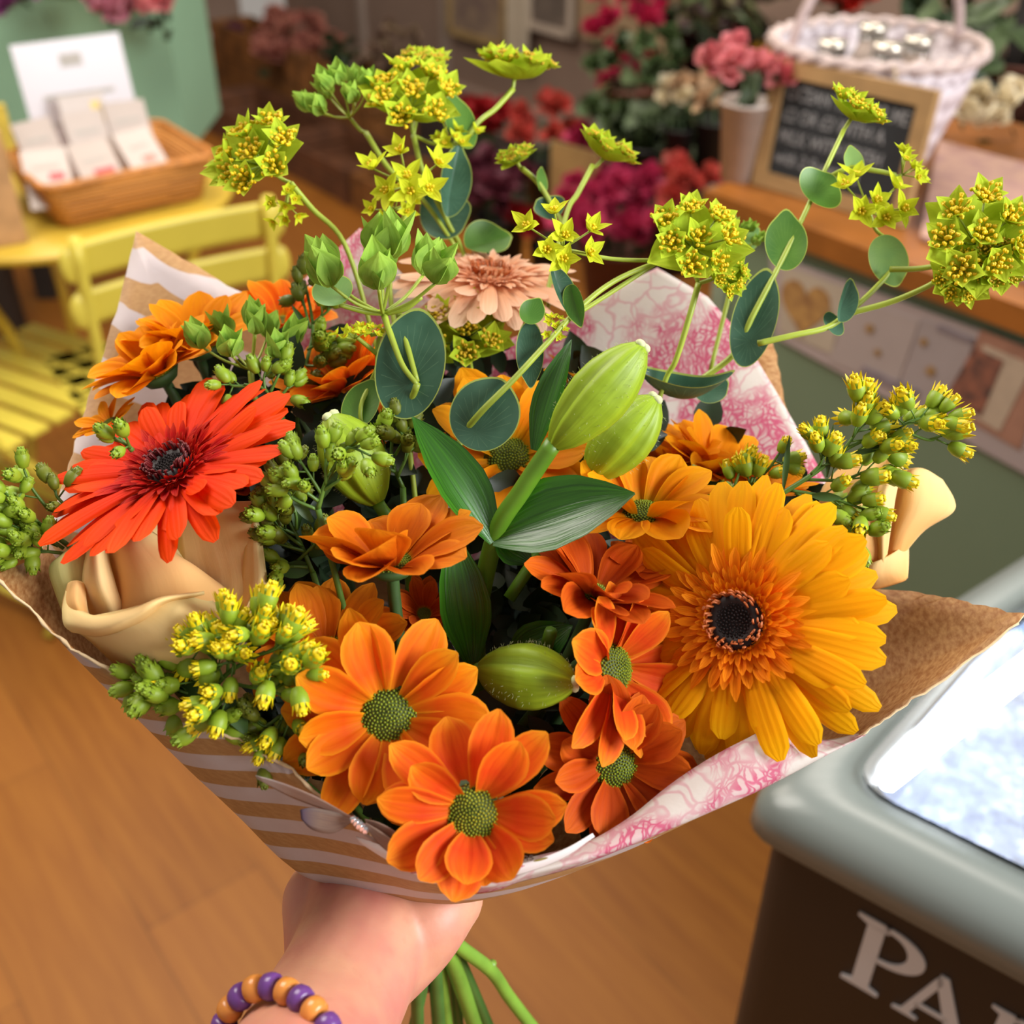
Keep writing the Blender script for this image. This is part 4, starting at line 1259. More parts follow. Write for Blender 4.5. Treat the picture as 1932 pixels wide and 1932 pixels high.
LEAFS = mat('goldenrod_leaf', '44642a', .5, .15, 60, trans=.15)
def goldenrod(label, main, sides, size, kinds, d_off=0, seed=1, leaves=(), root=True, thick=.0011):
    rg = random.Random(seed)
    P = [W(*p) for p in main]
    t_ = thing('goldenrod_spray', label, 'foliage', P[0], 'goldenrod sprays in the bouquet')
    mb = MB()
    mp = smooth(P, 6)
    if root: tube(mb, smooth([THR + Vector((rg.uniform(-.01, .01), 0, 0)), THR.lerp(P[0], .6) + Vector((0, 0, -.01)), P[0]], 6), [.0018, .0014], 6)
    tube(mb, mp, [thick, thick * .6], 6)
    nb = 0
    for s in sides:
        *sp, kd, cnt = s
        Q = smooth([W(*p) for p in sp], 6)
        tube(mb, Q, [thick * .7, thick * .45], 6)
        for k in range(cnt):
            t = .25 + .75 * k / max(1, cnt - 1) if cnt > 1 else 1
            i = min(len(Q) - 2, int(t * (len(Q) - 1)))
            p = Q[i] if t < 1 else Q[-1]
            dr = (Q[i + 1] - Q[i]).normalized()
            off = (Vector((rg.gauss(0, 1), rg.gauss(0, 1), rg.gauss(.4, 1)))).normalized()
            dn = (dr * .7 + off * (.8 if k < cnt - 1 else .15)).normalized()
            sz = size * rg.uniform(.95, 1.3)
            q = p + dn * sz * .55 * (1 if k < cnt - 1 else 0)
            if k < cnt - 1: tube(mb, [p, q + dn * sz * .1], thick * .35, 4)
            o = bpy.data.objects.new('flower_bud', BUD[kd])
            col.objects.link(o); o.parent = t_
            o.matrix_local = Matrix.Translation(q - P[0]) @ (dn.to_track_quat('Z', 'Y').to_matrix().to_4x4()) @ Matrix.Scale(sz, 4)
            nb += 1
    mb.build('stem', STEM, t_)
    if leaves:
        mb = MB()
        for (a, b, wpx) in leaves:
            A, B = W(*a), W(*b)
            leafm(mb, A, B, wpx * a[2] / F, bend=.1)
        mb.build('leaves', LEAFS, t_)
    return t_
def leafm(mb, A, B, wd, bend=.15, nrm=None, shape='lance', cup=.25, n=14, mm=6, m=0, twist=0):
    ax = B - A; L = ax.length; x = ax.normalized()
    nrm = nrm or (CAMP - A)
    z = (nrm - x * nrm.dot(x)).normalized(); y = z.cross(x)
    M = Matrix((x, y, z)).transposed().to_4x4(); M.translation = A
    petal(mb, M, L, wd, 0, R(0) + bend * 57 * 1.0, -bend * 2 * 57, cup, shape, n, mm, 0, twist, m)
def roundleaf(mb, c, n, tip, a, b, cup=.15, att=-.45, fold=0, m=0, point=.16):
    """c centre, n normal, tip direction (world), a half width, b half length; UV = (angle, radius) about the attachment point"""
    y = (tip - n * tip.dot(n)).normalized(); x = y.cross(n)
    NA, NR_ = 40, 7
    v, uv, f = [], [], []
    ya = att * b
    for j in range(NR_ + 1):
        r = j / NR_
        for i in range(NA):
            t = 2 * math.pi * i / NA
            ct, st = math.cos(t), math.sin(t)
            ex, ey = a * ct, b * st
            if st > 0:
                pw = max(0, (st - .8) / .2)
                ey += point * b * pw ** 2.2
                ex *= 1 - .12 * st ** 3
            px_, py_ = ex * r, ya + (ey - ya) * r
            sx_ = px_ / a
            h = cup * a * (sx_ * sx_ * .8 + (py_ / b) ** 2 * .5) + fold * a * abs(sx_) + .035 * a * math.sin(3 * t + a * 900) * r * r
            v.append(c + x * px_ + y * py_ + n * h)
            uv.append((i / NA, r))
    for j in range(NR_):
        for i in range(NA):
            k = (i + 1) % NA
            f.append([j * NA + i, j * NA + k, (j + 1) * NA + k, (j + 1) * NA + i])
    return mb.add(v, f, uv, m)
def umbel(t_, px, py, d, n, Rpx, kind, seed=1, roll=0, ends=()):
    """n: normal in camera axes"""
    rg = random.Random(seed)
    c = W(px, py, d); r = Rpx * d / F * {'closed': 1.0, 'star': 1.22}.get(kind, 1.12); n = D(*n)
    if ends:
        e_ = min(ends, key=lambda q: (q - c).length)
        if (e_ - c).length > .002: tube_later = (e_, c)
        else: tube_later = None
    else: tube_later = None
    M = frame(c, n, roll)
    br, fl, pd = MB(), MB(), MB()
    if tube_later: tube(pd, smooth([tube_later[0], tube_later[0].lerp(c, .5) - n * r * .12, c], 4), .0010, 6)
    mk = {'open': LIME, 'gold': LIME, 'star': LIMEY, 'closed': BRG, 'dark': LIME}[kind]
    if kind in ('open', 'gold', 'dark'):
        nb_ = 6
        for i in range(nb_):
            a = 6.283 * (i + rg.uniform(-.2, .2)) / nb_
            petal(br, M @ Matrix.Rotation(a, 4, 'Z'), r * rg.uniform(.88, 1.08), r * .86, r * .05, 8 + rg.uniform(-10, 15), 18, .25, 'ovate', 8, 5, .02)
        K_ = 8 if kind != 'dark' else 7
        for k in range(K_):
            a = 6.283 * k / (K_ - 1); rr = r * .56 * rg.uniform(.85, 1.1) if k < K_ - 1 else 0
            p = Vector((rr * math.cos(a), rr * math.sin(a), r * rg.uniform(.22, .36)))
            tilt = Matrix.Translation(M @ p) @ (basis((M.to_3x3() @ (Vector((0, 0, 1)) + Vector((p.x, p.y, 0)) / r * .8)).normalized(), rg.uniform(0, 6)).to_4x4())
            tube(pd, [c, M @ p], r * .018, 5)
            for i in range(5):
                petal(br, tilt @ Matrix.Rotation(1.257 * i, 4, 'Z'), r * .40 * rg.uniform(.85, 1.15), r * .31, r * .02, 28 + rg.uniform(-12, 12), 20, .3, 'ovate', 5, 4, .02)
            for i in range(16):
                aa = i * 2.4; q = r * .24 * math.sqrt(i / 16)
                h = r * rg.uniform(.10, .19)
                e = tilt @ Vector((q * math.cos(aa), q * math.sin(aa), h))
                tube(fl, [tilt @ Vector((q * .3 * math.cos(aa), q * .3 * math.sin(aa), 0)), e], r * .012, 4)
                for z in range(3):
                    o3 = Vector((rg.uniform(-1, 1), rg.uniform(-1, 1), rg.uniform(-.4, .6))) * r * .026
                    ball(fl, Matrix.Translation(e + o3), r * .033, seg=5, rings=3)
    elif kind == 'closed':
        K_ = 8
        for k in range(K_):
            a = 6.283 * k / (K_ - 2); rr = r * rg.uniform(.66, .85) if k < K_ - 2 else r * .2 * (1 if k % 2 else -1)
            p = Vector((rr * math.cos(a), rr * math.sin(a), r * (.45 if k < K_ - 2 else .75)))
            ax = (Vector((0, 0, 1)) + Vector((p.x, p.y, 0)) / r * .5)
            B_ = Matrix.Translation(M @ p) @ basis((M.to_3x3() @ ax).normalized(), rg.uniform(0, 6)).to_4x4()
            tube(pd, smooth([c, c.lerp(M @ p, .55) - M.to_3x3() @ Vector((0, 0, r * .06)), M @ p], 4), r * .025, 6)
            for i in range(4):
                petal(br, B_ @ Matrix.Rotation(1.571 * i + rg.uniform(-.2, .2), 4, 'Z'), r * .66 * rg.uniform(.8, 1.1), r * .52, 0, 52 + rg.uniform(-8, 8), 34, .5, 'ovate', 8, 5, .015)
            for i in range(3):
                petal(br, B_ @ Matrix.Rotation(2.09 * i + 1, 4, 'Z'), r * .40, r * .26, 0, 66, 20, .4, 'ovate', 5, 4, .01)
    else:
        K_ = 7
        for k in range(K_):
            a = 6.283 * k / (K_ - 1) + rg.uniform(-.3, .3); rr = r * rg.uniform(.45, .75) if k < K_ - 1 else 0
            p = Vector((rr * math.cos(a), rr * math.sin(a), r * rg.uniform(.2, .5)))
            ax = (Vector((0, 0, 1)) + Vector((p.x, p.y, 0)) / r * .9 + Vector((rg.uniform(-.3, .3), rg.uniform(-.3, .3), 0)))
            B_ = Matrix.Translation(M @ p) @ basis((M.to_3x3() @ ax).normalized(), rg.uniform(0, 6)).to_4x4()
            tube(pd, [c, M @ p], r * .022, 5)
            for i in range(5):
                petal(br, B_ @ Matrix.Rotation(1.257 * i + rg.uniform(-.2, .2), 4, 'Z'), r * .44 * rg.uniform(.75, 1.15), r * .25, 0, 22 + rg.uniform(-12, 22), 14, .35, 'ovate', 7, 4, .015)
            for i in range(5):
                q = r * .06; aa = i * 1.257
                e = B_ @ Vector((q * math.cos(aa), q * math.sin(aa), r * rg.uniform(.08, .16)))
                tube(fl, [B_ @ Vector((0, 0, 0)), e], r * .012, 4)
                ball(fl, Matrix.Translation(e), r * .032, seg=6, rings=4)
    u = br.build('umbel_bracts', mk, t_)
    WL[u.name] = WL[t_.name]
    if fl.v: fl.build('florets', YEL if kind in ('gold', 'star') else YELD, u)
    pd.build('flower_stalks', STEML, u)
def thorow(label, stems, leaves=(), umbels=(), root=None, sm=STEML, seed=1, rr=.0013):
    P = W(*stems[0][0])
    t_ = thing('thorow_wax_sprig', label, 'foliage', P, 'thorow wax sprigs in the bouquet')
    mb = MB()
    for s in stems:
        tube(mb, smooth([W(*p) for p in s], 6), [rr * 1.15, rr * .85], 8)
    if root: tube(mb, smooth([THR, THR.lerp(W(*root), .6), W(*root)], 5), .0015, 7)
    mb.build('stem', sm, t_)
    for L in leaves:
        x, y, d, a, b, ang, nrm, mt = L[:8]
        kw = L[8] if len(L) > 8 else {}
        mb = MB()
        k = d / F
        roundleaf(mb, W(x, y, d), D(*nrm), CM @ Vector((math.sin(R(ang)), math.cos(R(ang)), 0)), a * k, b * k, **kw)
        mb.build('leaf', mt, t_)
    for i, u in enumerate(umbels):
        umbel(t_, *u, seed=seed * 10 + i, ends=[W(*s[0]) for s in stems] + [W(*s[-1]) for s in stems])
    return t_

# ---------------------------------------------------------------- the two gerberas and the peach one
GR1 = petal_mat('gerbera_red', [(0, 'd01404'), (.25, 'e42c02'), (.7, 'f04402'), (1, 'f24e04')], 'e02602', .3, .25)
GR2 = petal_mat('gerbera_red_inner', [(0, '8c0406'), (.6, 'be0806'), (1, 'd43c20')], '78040a', .4, .2)
DKC = mat('gerbera_dark_centre', '1c0709', .6, .2, 300)
WINEF = mat('gerbera_floret_wine', '6d0d12', .5, .2, 300)
GY1 = petal_mat('gerbera_yellow', [(0, 'f08402'), (.3, 'f69c02'), (.75, 'fbae04'), (1, 'fcbc0a')], 'f29202', .3, .28)
GY2 = petal_mat('gerbera_yellow_inner', [(0, 'ec7008'), (.6, 'f48a0a'), (1, 'f89a14')], 'ec7410', .4, .25)
ORF = mat('gerbera_floret_orange', 'd8743a', .5, .2, 300)
def f_red(a):
    return (1, 0, 0)
gerbera('gerbera_daisy', 'vivid orange red gerbera with dark centre above the cream rose on the left', W(322, 882, .455), D(-.30, .70, .62), 250 * .455 / F, 0, (GR1, GR2, WINEF, DKC),
        lambda a: (1.04, -4, 8), .9, 12, -16, 5)
gerbera('gerbera_daisy', 'golden yellow gerbera with black centre at the right of the bouquet', W(1388, 1172, .435), D(-.48, .14, .86), 292 * .435 / F, 0, (GY1, GY2, ORF, DKC),
        None, .72, 10, -26, 9)
PCH = petal_mat('gerbera_peach', [(0, 'e8945e'), (.4, 'f2b58c'), (1, 'f6d0b4')], 'eca87c', .3, .3)
gerbera('gerbera_daisy', 'pale peach gerbera seen from the side behind the lime green flowers', W(925, 520, .555), D(.08, .84, .5), 195 * .545 / F, 0, (PCH, PCH, ORF, PCH), None, .8, 14, -30, 12)

# ---------------------------------------------------------------- chrysanthemums
def Rm(px, d): return px * d / F
daisy('large orange chrysanthemum with green centre, in the middle of the lower bouquet', W(730, 1350, .415), D(.06, .12, 1), Rm(212, .415), ORA, 0.1, 14, -14, 10, 2, DISCG, .25, 2, lambda a: (1.0, 0, 0), wd=.46)
daisy('lowest red orange chrysanthemum with green and yellow centre at the front rim of the wrap', W(893, 1532, .398), D(.02, .10, 1), Rm(205, .398), ORR, .4, 16, -12, 11, 2, DISCY, .25, 31, lambda a: (1 - .36 * max(0, -math.cos(a)), 10 * max(0, -math.cos(a)), 8 * max(0, -math.cos(a))), wd=.46)
daisy('orange chrysanthemum seen from its side with bare green stem below, above the middle one', W(738, 1062, .438), D(-.04, .88, .45), Rm(212, .438), ORB, .2, 40, -12, 13, 2, DISCG, .2, 4, lambda a: (1 - .42 * max(0, -math.cos(a)), 0, -14 * max(0, -math.cos(a))), wd=.50)
daisy('orange chrysanthemum partly hidden behind the large middle one on its upper left', W(622, 1238, .447), D(-.06, .72, .70), Rm(168, .447), ORB, .3, 28, -6, 13, 2, DISCG, .26, 6, wd=.48)
daisy('burnt orange chrysanthemum cupped under the big lily leaf', W(1120, 1120, .446), D(.28, .86, .42), Rm(175, .446), ORD, .6, 30, -10, 12, 2, DISCG, .2, 8, wd=.44)
daisy('red orange chrysanthemum facing right between the lily bud and the yellow gerbera', W(1158, 1262, .437), D(.72, .12, .66), Rm(185, .437), ORR, .1, 22, -14, 12, 2, DISCG, .26, 10, wd=.42)
daisy('dark red orange chrysanthemum low at the right rim of the wrap', W(1160, 1442, .432), D(.26, .10, .95), Rm(165, .432), ORD, .5, 18, -10, 11, 2, DISCG, .28, 12, wd=.46)
daisy('amber chrysanthemum at the left behind the red gerbera', W(300, 705, .515), D(-.35, .78, .5), Rm(150, .515), ORY, .2, 32, -20, 16, 2, DISCG, .22, 14, wd=.42)
daisy('amber orange chrysanthemum at the upper left just below the green bud cluster', W(378, 655, .535), D(-.1, .85, .5), Rm(150, .535), ORY, .8, 34, -14, 15, 2, DISCG, .22, 15, wd=.42)
daisy('small orange chrysanthemum at the back left against the striped paper', W(535, 610, .565), D(.0, .85, .5), Rm(120, .565), ORA, .3, 30, -10, 12, 2, DISCG, .22, 16, wd=.44)
daisy('orange chrysanthemum behind the large round blue green leaf', W(655, 735, .52), D(-.3, .80, .5), Rm(160, .52), ORA, .1, 34, -10, 14, 2, DISCG, .2, 17, wd=.42)
daisy('orange chrysanthemum tucked below the upright goldenrod stem', W(735, 800, .51), D(.1, .5, .8), Rm(80, .51), ORB, .1, 30, -10, 10, 1, DISCG, .2, 18)
daisy('golden orange chrysanthemum behind the thick lily stem', W(960, 862, .505), D(.14, .42, .9), Rm(200, .505), ORY, .25, 16, -12, 10, 2, DISCG, .22, 19, wd=.44)
daisy('golden orange chrysanthemum left of the yellow gerbera top petals', W(1215, 968, .468), D(.02, .85, .5), Rm(170, .468), ORY, .5, 30, -16, 12, 2, DISCG, .24, 20, wd=.48)
daisy('dark amber chrysanthemum at the right below the folded dark leaf', W(1262, 885, .53), D(.1, .9, .35), Rm(140, .53), ORY, .5, 36, -10, 13, 2, DISCG, .2, 21, wd=.42)
daisy('amber chrysanthemum in front of the pink toile tissue on the right', W(1345, 890, .52), D(.30, .85, .4), Rm(145, .52), ORY, .3, 34, -12, 14, 2, DISCG, .2, 22, wd=.44)
daisy('orange chrysanthemum peeking out behind the top of the main lily bud', W(1115, 735, .56), D(.05, .9, .4), Rm(115, .56), ORY, .3, 40, -10, 10, 1, DISCG, .2, 23, wd=.42)
daisy('amber chrysanthemum just behind the top of the yellow gerbera', W(1450, 930, .50), D(.25, .85, .4), Rm(100, .50), ORY, .3, 34, -10, 12, 1, DISCG, .2, 24, wd=.42)
daisy('small dark orange chrysanthemum behind the bare stem in the middle', W(800, 1160, .468), D(.1, .5, .85), Rm(85, .468), ORD, .3, 30, 0, 10, 2, DISCG, .2, 25, wd=.44)
daisy('small dark orange chrysanthemum under the right edge of the lily leaf', W(1215, 1085, .468), D(.15, .85, .4), Rm(105, .468), ORD, .3, 34, 0, 11, 1, DISCG, .2, 26, wd=.44)
daisy('dark orange chrysanthemum deep under the red gerbera', W(455, 905, .50), D(.15, .7, .6), Rm(90, .5), ORD, .3, 30, 0, 11, 1, DISCG, .2, 27, wd=.44)
daisy('dark amber chrysanthemum at the left side under the red gerbera petals', W(205, 800, .50), D(-.4, .7, .5), Rm(75, .5), ORY, .3, 20, 0, 12, 1, DISCG, .2, 28, wd=.44)

# ---------------------------------------------------------------- roses (petals as separate sheets)
RO1 = petal_mat('rose_cream', [(0, 'f2cc88'), (.5, 'f7da9e'), (1, 'f8e8a6')], 'f2ca84', .12, .3, .55, .04)
RO2 = petal_mat('rose_peach', [(0, 'f4b868'), (.5, 'f8cc88'), (1, 'f8e0a0')], 'f4be74', .12, .3, .55, .04)
RO3 = petal_mat('rose_greenish', [(0, 'dcdc90'), (1, 'e6e6a4')], 'd0c880', .3, .28, .55, .04)
def rosep(mb_parent, rows, m, th=.0005):
    mb = MB()
    patch(mb, [[W(*p) for p in r] for r in rows], 6, 6)
    # veins run from the base rows upward
    return solid(mb.build('petal', m, mb_parent), th, 0)
r1 = thing('cream_rose', 'cream peach rose at the lower left under the red gerbera', 'flower', W(300, 1130, .44), 'roses in the bouquet')
# rows go bottom -> top
rosep(r1, [[(330, 1240, .452), (380, 1250, .45), (430, 1230, .452)], [(345, 1130, .458), (430, 1120, .448), (478, 1150, .446)], [(338, 1050, .462), (420, 1030, .455), (502, 1105, .444)], [(333, 985, .464), (400, 960, .458), (492, 1005, .45)], [(350, 958, .466), (410, 948, .462), (478, 945, .455)]], RO1)
rosep(r1, [[(440, 1225, .452), (450, 1215, .447), (452, 1200, .446)], [(452, 1170, .448), (464, 1150, .442), (470, 1130, .442)], [(455, 1110, .448), (485, 1100, .442), (503, 1104, .444)], [(462, 1040, .45), (484, 1040, .446), (493, 1030, .449)], [(470, 985, .455), (480, 975, .452), (490, 990, .453)]], RO1)
rosep(r1, [[(200, 1240, .45), (250, 1250, .445), (300, 1240, .45)], [(200, 1150, .455), (285, 1140, .44), (350, 1110, .452)], [(210, 1040, .462), (270, 1010, .452), (345, 1050, .462)], [(265, 990, .466), (285, 981, .46), (320, 1015, .468)]], RO1)
rosep(r1, [[(215, 1235, .447), (290, 1245, .437), (380, 1240, .438), (450, 1200, .447)], [(200, 1170, .447), (270, 1175, .432), (370, 1165, .431), (452, 1160, .446)], [(205, 1100, .453), (265, 1100, .432), (350, 1070, .431), (425, 1110, .447)], [(196, 1050, .459), (240, 1030, .440), (300, 1030, .440), (365, 1072, .455)], [(200, 1045, .462), (240, 1010, .45), (280, 1000, .45), (330, 1040, .463)]], RO2)
rosep(r1, [[(215, 1240, .448), (235, 1235, .444), (228, 1220, .446)], [(170, 1165, .446), (205, 1150, .434), (232, 1155, .440)], [(156, 1105, .448), (185, 1095, .434), (217, 1100, .442)], [(163, 1045, .453), (180, 1020, .442), (205, 1050, .448)], [(178, 1005, .457), (192, 995, .451), (208, 1010, .458)]], RO1)
rosep(r1, [[(225, 1262, .445), (300, 1285, .43), (390, 1270, .43), (440, 1225, .442)], [(165, 1205, .435), (270, 1235, .418), (380, 1225, .417), (440, 1190, .434)], [(140, 1190, .43), (270, 1195, .416), (370, 1170, .416), (436, 1170, .434)], [(122, 1178, .427), (240, 1172, .418), (330, 1138, .418), (430, 1162, .435)], [(122, 1172, .432), (235, 1150, .424), (310, 1128, .424), (385, 1118, .436)]], RO1)
# rolled rim of the front petal
rosep(r1, [[(135, 1192, .433), (190, 1200, .423), (265, 1175, .417), (315, 1140, .42), (385, 1121, .432)], [(121, 1178, .427), (190, 1188, .414), (255, 1163, .409), (308, 1132, .412), (385, 1118, .431)], [(118, 1150, .432), (180, 1166, .418), (250, 1150, .413), (305, 1127, .417), (385, 1116, .434)], [(124, 1115, .442), (170, 1160, .43), (240, 1158, .424), (310, 1132, .428), (385, 1118, .438)]], RO1)
rosep(r1, [[(135, 1185, .438), (160, 1190, .432), (175, 1180, .434)], [(118, 1150, .438), (142, 1140, .428), (165, 1150, .432)], [(126, 1108, .446), (142, 1102, .438), (160, 1110, .442)], [(130, 1098, .45), (145, 1096, .445), (158, 1100, .448)]], RO2)
rosep(r1, [[(130, 1185, .452), (150, 1180, .45), (180, 1170, .452)], [(105, 1120, .452), (130, 1110, .448), (165, 1110, .452)], [(93, 1072, .454), (120, 1060, .45), (165, 1060, .455)], [(118, 1045, .458), (140, 1030, .455), (170, 1035, .46)]], RO3)
rosep(r1, [[(200, 1240, .452), (300, 1275, .45), (420, 1250, .452)], [(170, 1150, .468), (300, 1150, .475), (450, 1150, .468)], [(165, 1060, .472), (300, 1020, .482), (460, 1040, .472)]], RO1)
mb = MB(); stem_to(mb, W(310, 1250, .448), D(-.2, .6, .6), [.003, .003]); mb.build('stem', STEM, r1)
r2 = thing('cream_rose', 'cream peach rose at the right behind the yellow gerbera and goldenrod', 'flower', W(1650, 1030, .50), 'roses in the bouquet')
rosep(r2, [[(1585, 1100, .50), (1620, 1105, .498), (1660, 1095, .50)], [(1560, 1010, .50), (1610, 1010, .485), (1668, 1030, .49)], [(1548, 930, .505), (1600, 920, .487), (1660, 940, .488)], [(1600, 870, .51), (1640, 850, .50), (1690, 850, .498)], [(1640, 850, .515), (1680, 835, .508), (1724, 834, .505)]], RO2)
rosep(r2, [[(1650, 1060, .497), (1664, 1066, .49), (1672, 1056, .493)], [(1645, 985, .492), (1664, 985, .482), (1682, 985, .489)], [(1652, 920, .493), (1672, 910, .484), (1694, 915, .492)], [(1680, 865, .50), (1700, 855, .493), (1716, 850, .50)], [(1700, 838, .506), (1715, 834, .502), (1726, 836, .507)]], RO1)
rosep(r2, [[(1655, 1070, .50), (1690, 1062, .50), (1705, 1045, .503)], [(1665, 1000, .497), (1700, 1010, .490), (1745, 1000, .499)], [(1680, 940, .498), (1730, 950, .488), (1796, 968, .50)], [(1690, 900, .503), (1735, 898, .494), (1800, 943, .504)], [(1700, 888, .508), (1740, 884, .502), (1778, 905, .509)]], RO2)
rosep(r2, [[(1570, 1098, .51), (1640, 1112, .503), (1700, 1098, .50), (1712, 1090, .503)], [(1580, 1080, .502), (1640, 1090, .492), (1690, 1075, .493), (1714, 1060, .502)], [(1600, 1070, .500), (1650, 1060, .489), (1690, 1040, .493), (1714, 1018, .505)]], RO2)
rosep(r2, [[(1545, 1120, .51), (1600, 1110, .503), (1640, 1090, .50)], [(1545, 1080, .503), (1600, 1085, .493), (1650, 1070, .493)], [(1550, 1040, .50), (1600, 1058, .491), (1665, 1052, .493)]], RO1)
mb = MB(); stem_to(mb, W(1600, 1100, .51), D(.3, .7, .5), [.003, .003]); mb.build('stem', STEM, r2)

# ---------------------------------------------------------------- lilies
def lilybud(t_, A, B, wpx, seed=0, open_=0):
    """three overlapping keeled tepals forming a tapered bud from A (base) to B (tip), px,py,d"""
    a, b = W(*A), W(*B); ax = (b - a); L = ax.length; r = wpx / 2 * A[2] / F
    M = frame(a, ax, seed)
    prof = [(.0, .26), (.08, .52), (.2, .76), (.36, .93), (.5, 1), (.66, .95), (.80, .78), (.91, .54), (1, .22)]
    mb = MB(); v, f, uv = [], [], []
    NZ, NA = 22, 36
    for i in range(NZ + 1):
        t = i / NZ; rr = lerp_tab(prof, t) * r
        for j in range(NA):
            an = 2 * math.pi * j / NA
            k = abs(((an * 3 / (2 * math.pi)) % 1) - .5) * 2           # 0 at keel, 1 at seam
            kk = rr * (1 + .05 * math.cos(an * 3) - .30 * max(0, k - .72) / .28 * (.35 + .65 * math.sin(math.pi * min(1, t * .8 + .2))))
            v.append((kk * math.cos(an), kk * math.sin(an), t * L)); uv.append((t, j / NA * 1.5))
    for i in range(NZ):
        for j in range(NA):
            f.append([i * NA + j, i * NA + (j + 1) % NA, (i + 1) * NA + (j + 1) % NA, (i + 1) * NA + j])
    f.append([NZ * NA + j for j in range(NA)])
    mb.add(v, f, uv, 0, M)
    o = mb.build('bud', BUDM, t_)
    mb = MB()
    for k in range(3):
        an = 2 * math.pi * (k) / 3
        ball(mb, M @ Matrix.Translation((r * .13 * math.cos(an), r * .13 * math.sin(an), L * 1.0)), r * .17, r * .17, r * .14, 8, 5)
    mb.build('bud_tip', BUDS, t_, label='pale downy bud tip')
    # downy hairs
    rg = random.Random(seed * 7 + 1); mb = MB()
    for k in range(170):
        t = rg.uniform(.1, 1); an = rg.choice([1, 3, 5]) * math.pi / 3 + rg.gauss(0, .35); rr = lerp_tab(prof, t) * r * .98
        p = M @ Vector((rr * math.cos(an), rr * math.sin(an), t * L)); dn = (M.to_3x3() @ Vector((math.cos(an), math.sin(an), rg.uniform(-.3, .6)))).normalized()
        tube(mb, [p, p + dn * .0012 + Vector((rg.uniform(-1, 1), rg.uniform(-1, 1), rg.uniform(-1, 1))) * .0006], [.00007, .00004], 3)
    mb.build('down', BUDS, t_, kind='stuff')
LST = mat('lily_stem_green', '5f8a1e', .42, .12, 50)
ly = thing('lily', 'green lily stem with closed buds and glossy leaves standing in the centre', 'flower', W(935, 1010, .455))
mb = MB()
tube(mb, smooth([W(905, 1330, .49), W(900, 1180, .475), W(935, 1010, .455), W(985, 925, .446), W(1045, 835, .438)], 6), [.0042, .0040, .0036], 12)
mb.build('stem', LST, ly)
lilybud(ly, (1045, 840, .438), (1212, 652, .428), 120, 2.3)
lilybud(ly, (1115, 900, .475), (1238, 752, .465), 118, 1.4)
lilybud(ly, (905, 1262, .438), (1085, 1288, .425), 128, 0.4)
mb = MB(); tube(mb, smooth([W(905, 1262, .438), W(880, 1290, .455), W(880, 1380, .48)], 5), .0028, 8); tube(mb, smooth([W(1115, 900, .475), W(1060, 980, .48), W(960, 1130, .478)], 5), .0028, 8)
tube(mb, smooth([W(1040, 1190, .462), W(1000, 1300, .48), THR], 5), .0028, 8)
mb.build('side_stems', LST, ly)
def lleaf(A, B, wpx, cup=.3, bend=.15, nrm=None, tw=0):
    mb = MB(); leafm(mb, W(*A), W(*B), wpx * A[2] / F, bend, nrm, 'lance', cup, 18, 8, 0, tw)
    return mb.build('leaf', LILYL, ly)
lleaf((932, 1022, .452), (778, 785, .452), 108, .3, .12, D(.5, .2, .9))
lleaf((930, 1015, .453), (1198, 930, .435), 150, .25, .12, D(-.1, .45, .9))
lleaf((1000, 1060, .45), (932, 1012, .455), 60, .3, .1)
lleaf((890, 1250, .465), (850, 1000, .452), 100, .3, .1, D(.3, .1, 1))
lleaf((1010, 850, .442), (1078, 640, .445), 62, .5, .1, D(-.5, 0, .9))
lleaf((960, 1250, .475), (1080, 1180, .47), 90, .3, .1, D(0, .3, 1))
ly2 = thing('lily', 'pale green lily bud leaning left between the gerbera and the centre leaves', 'flower', W(712, 945, .475))
lilybud(ly2, (712, 948, .47), (622, 785, .463), 128, .9)
mb = MB(); stem_to(mb, W(712, 948, .47), D(-.4, .8, .2), [.003, .003]); mb.build('stem', LST, ly2)

# ---------------------------------------------------------------- thorow wax (bupleurum)
thorow('thorow wax sprig with a yellow green flower head leaning out over the yellow chair', [[(548, 345, .525), (590, 395, .53), (650, 460, .535), (700, 620, .54), (740, 800, .53)]], [], [(498, 312, .522, (-.35, .35, .85), 98, 'gold'), (540, 385, .53, (.1, -.5, .8), 40, 'star')], seed=2)
thorow('thorow wax sprig with a wide bright yellow head at the top left of the centre', [[(780, 255, .575), (800, 330, .575), (845, 420, .58), (880, 500, .58), (900, 700, .56)], [(690, 250, .58), (735, 320, .578), (800, 380, .578), (862, 470, .58)]],
       [(868, 232, .585, 30, 55, -15, (.3, .2, .9), LGRN), (852, 345, .578, 32, 72, 15, (.5, .1, .8), LBLUE, dict(fold=.5)), (838, 405, .585, 60, 46, 80, (-.1, .3, .9), LBLUE), (918, 458, .585, 42, 46, 60, (.2, .5, .8), LGRN, dict(fold=.3))],
       [(775, 205, .57, (.1, .55, .8), 98, 'gold'), (660, 222, .58, (-.3, .7, .5), 75, 'closed'), (802, 125, .59, (.1, .8, .5), 50, 'open'), (855, 275, .575, (.2, .6, .7), 48, 'star')], seed=3)
thorow('thorow wax sprig with a flat lime head at the very top centre', [[(968, 168, .595), (935, 205, .59), (895, 240, .585), (850, 330, .59), (860, 480, .60)]], [], [(970, 150, .595, (.15, .95, .2), 82, 'open')], seed=4)
thorow('thorow wax sprig with a yellow head seen edge on left of the fuchsia blooms', [[(1118, 312, .57), (1090, 365, .565), (1070, 400, .56), (1040, 520, .55), (1000, 700, .53)]], [], [(1138, 300, .57, (.45, .8, .3), 66, 'open')], seed=5)
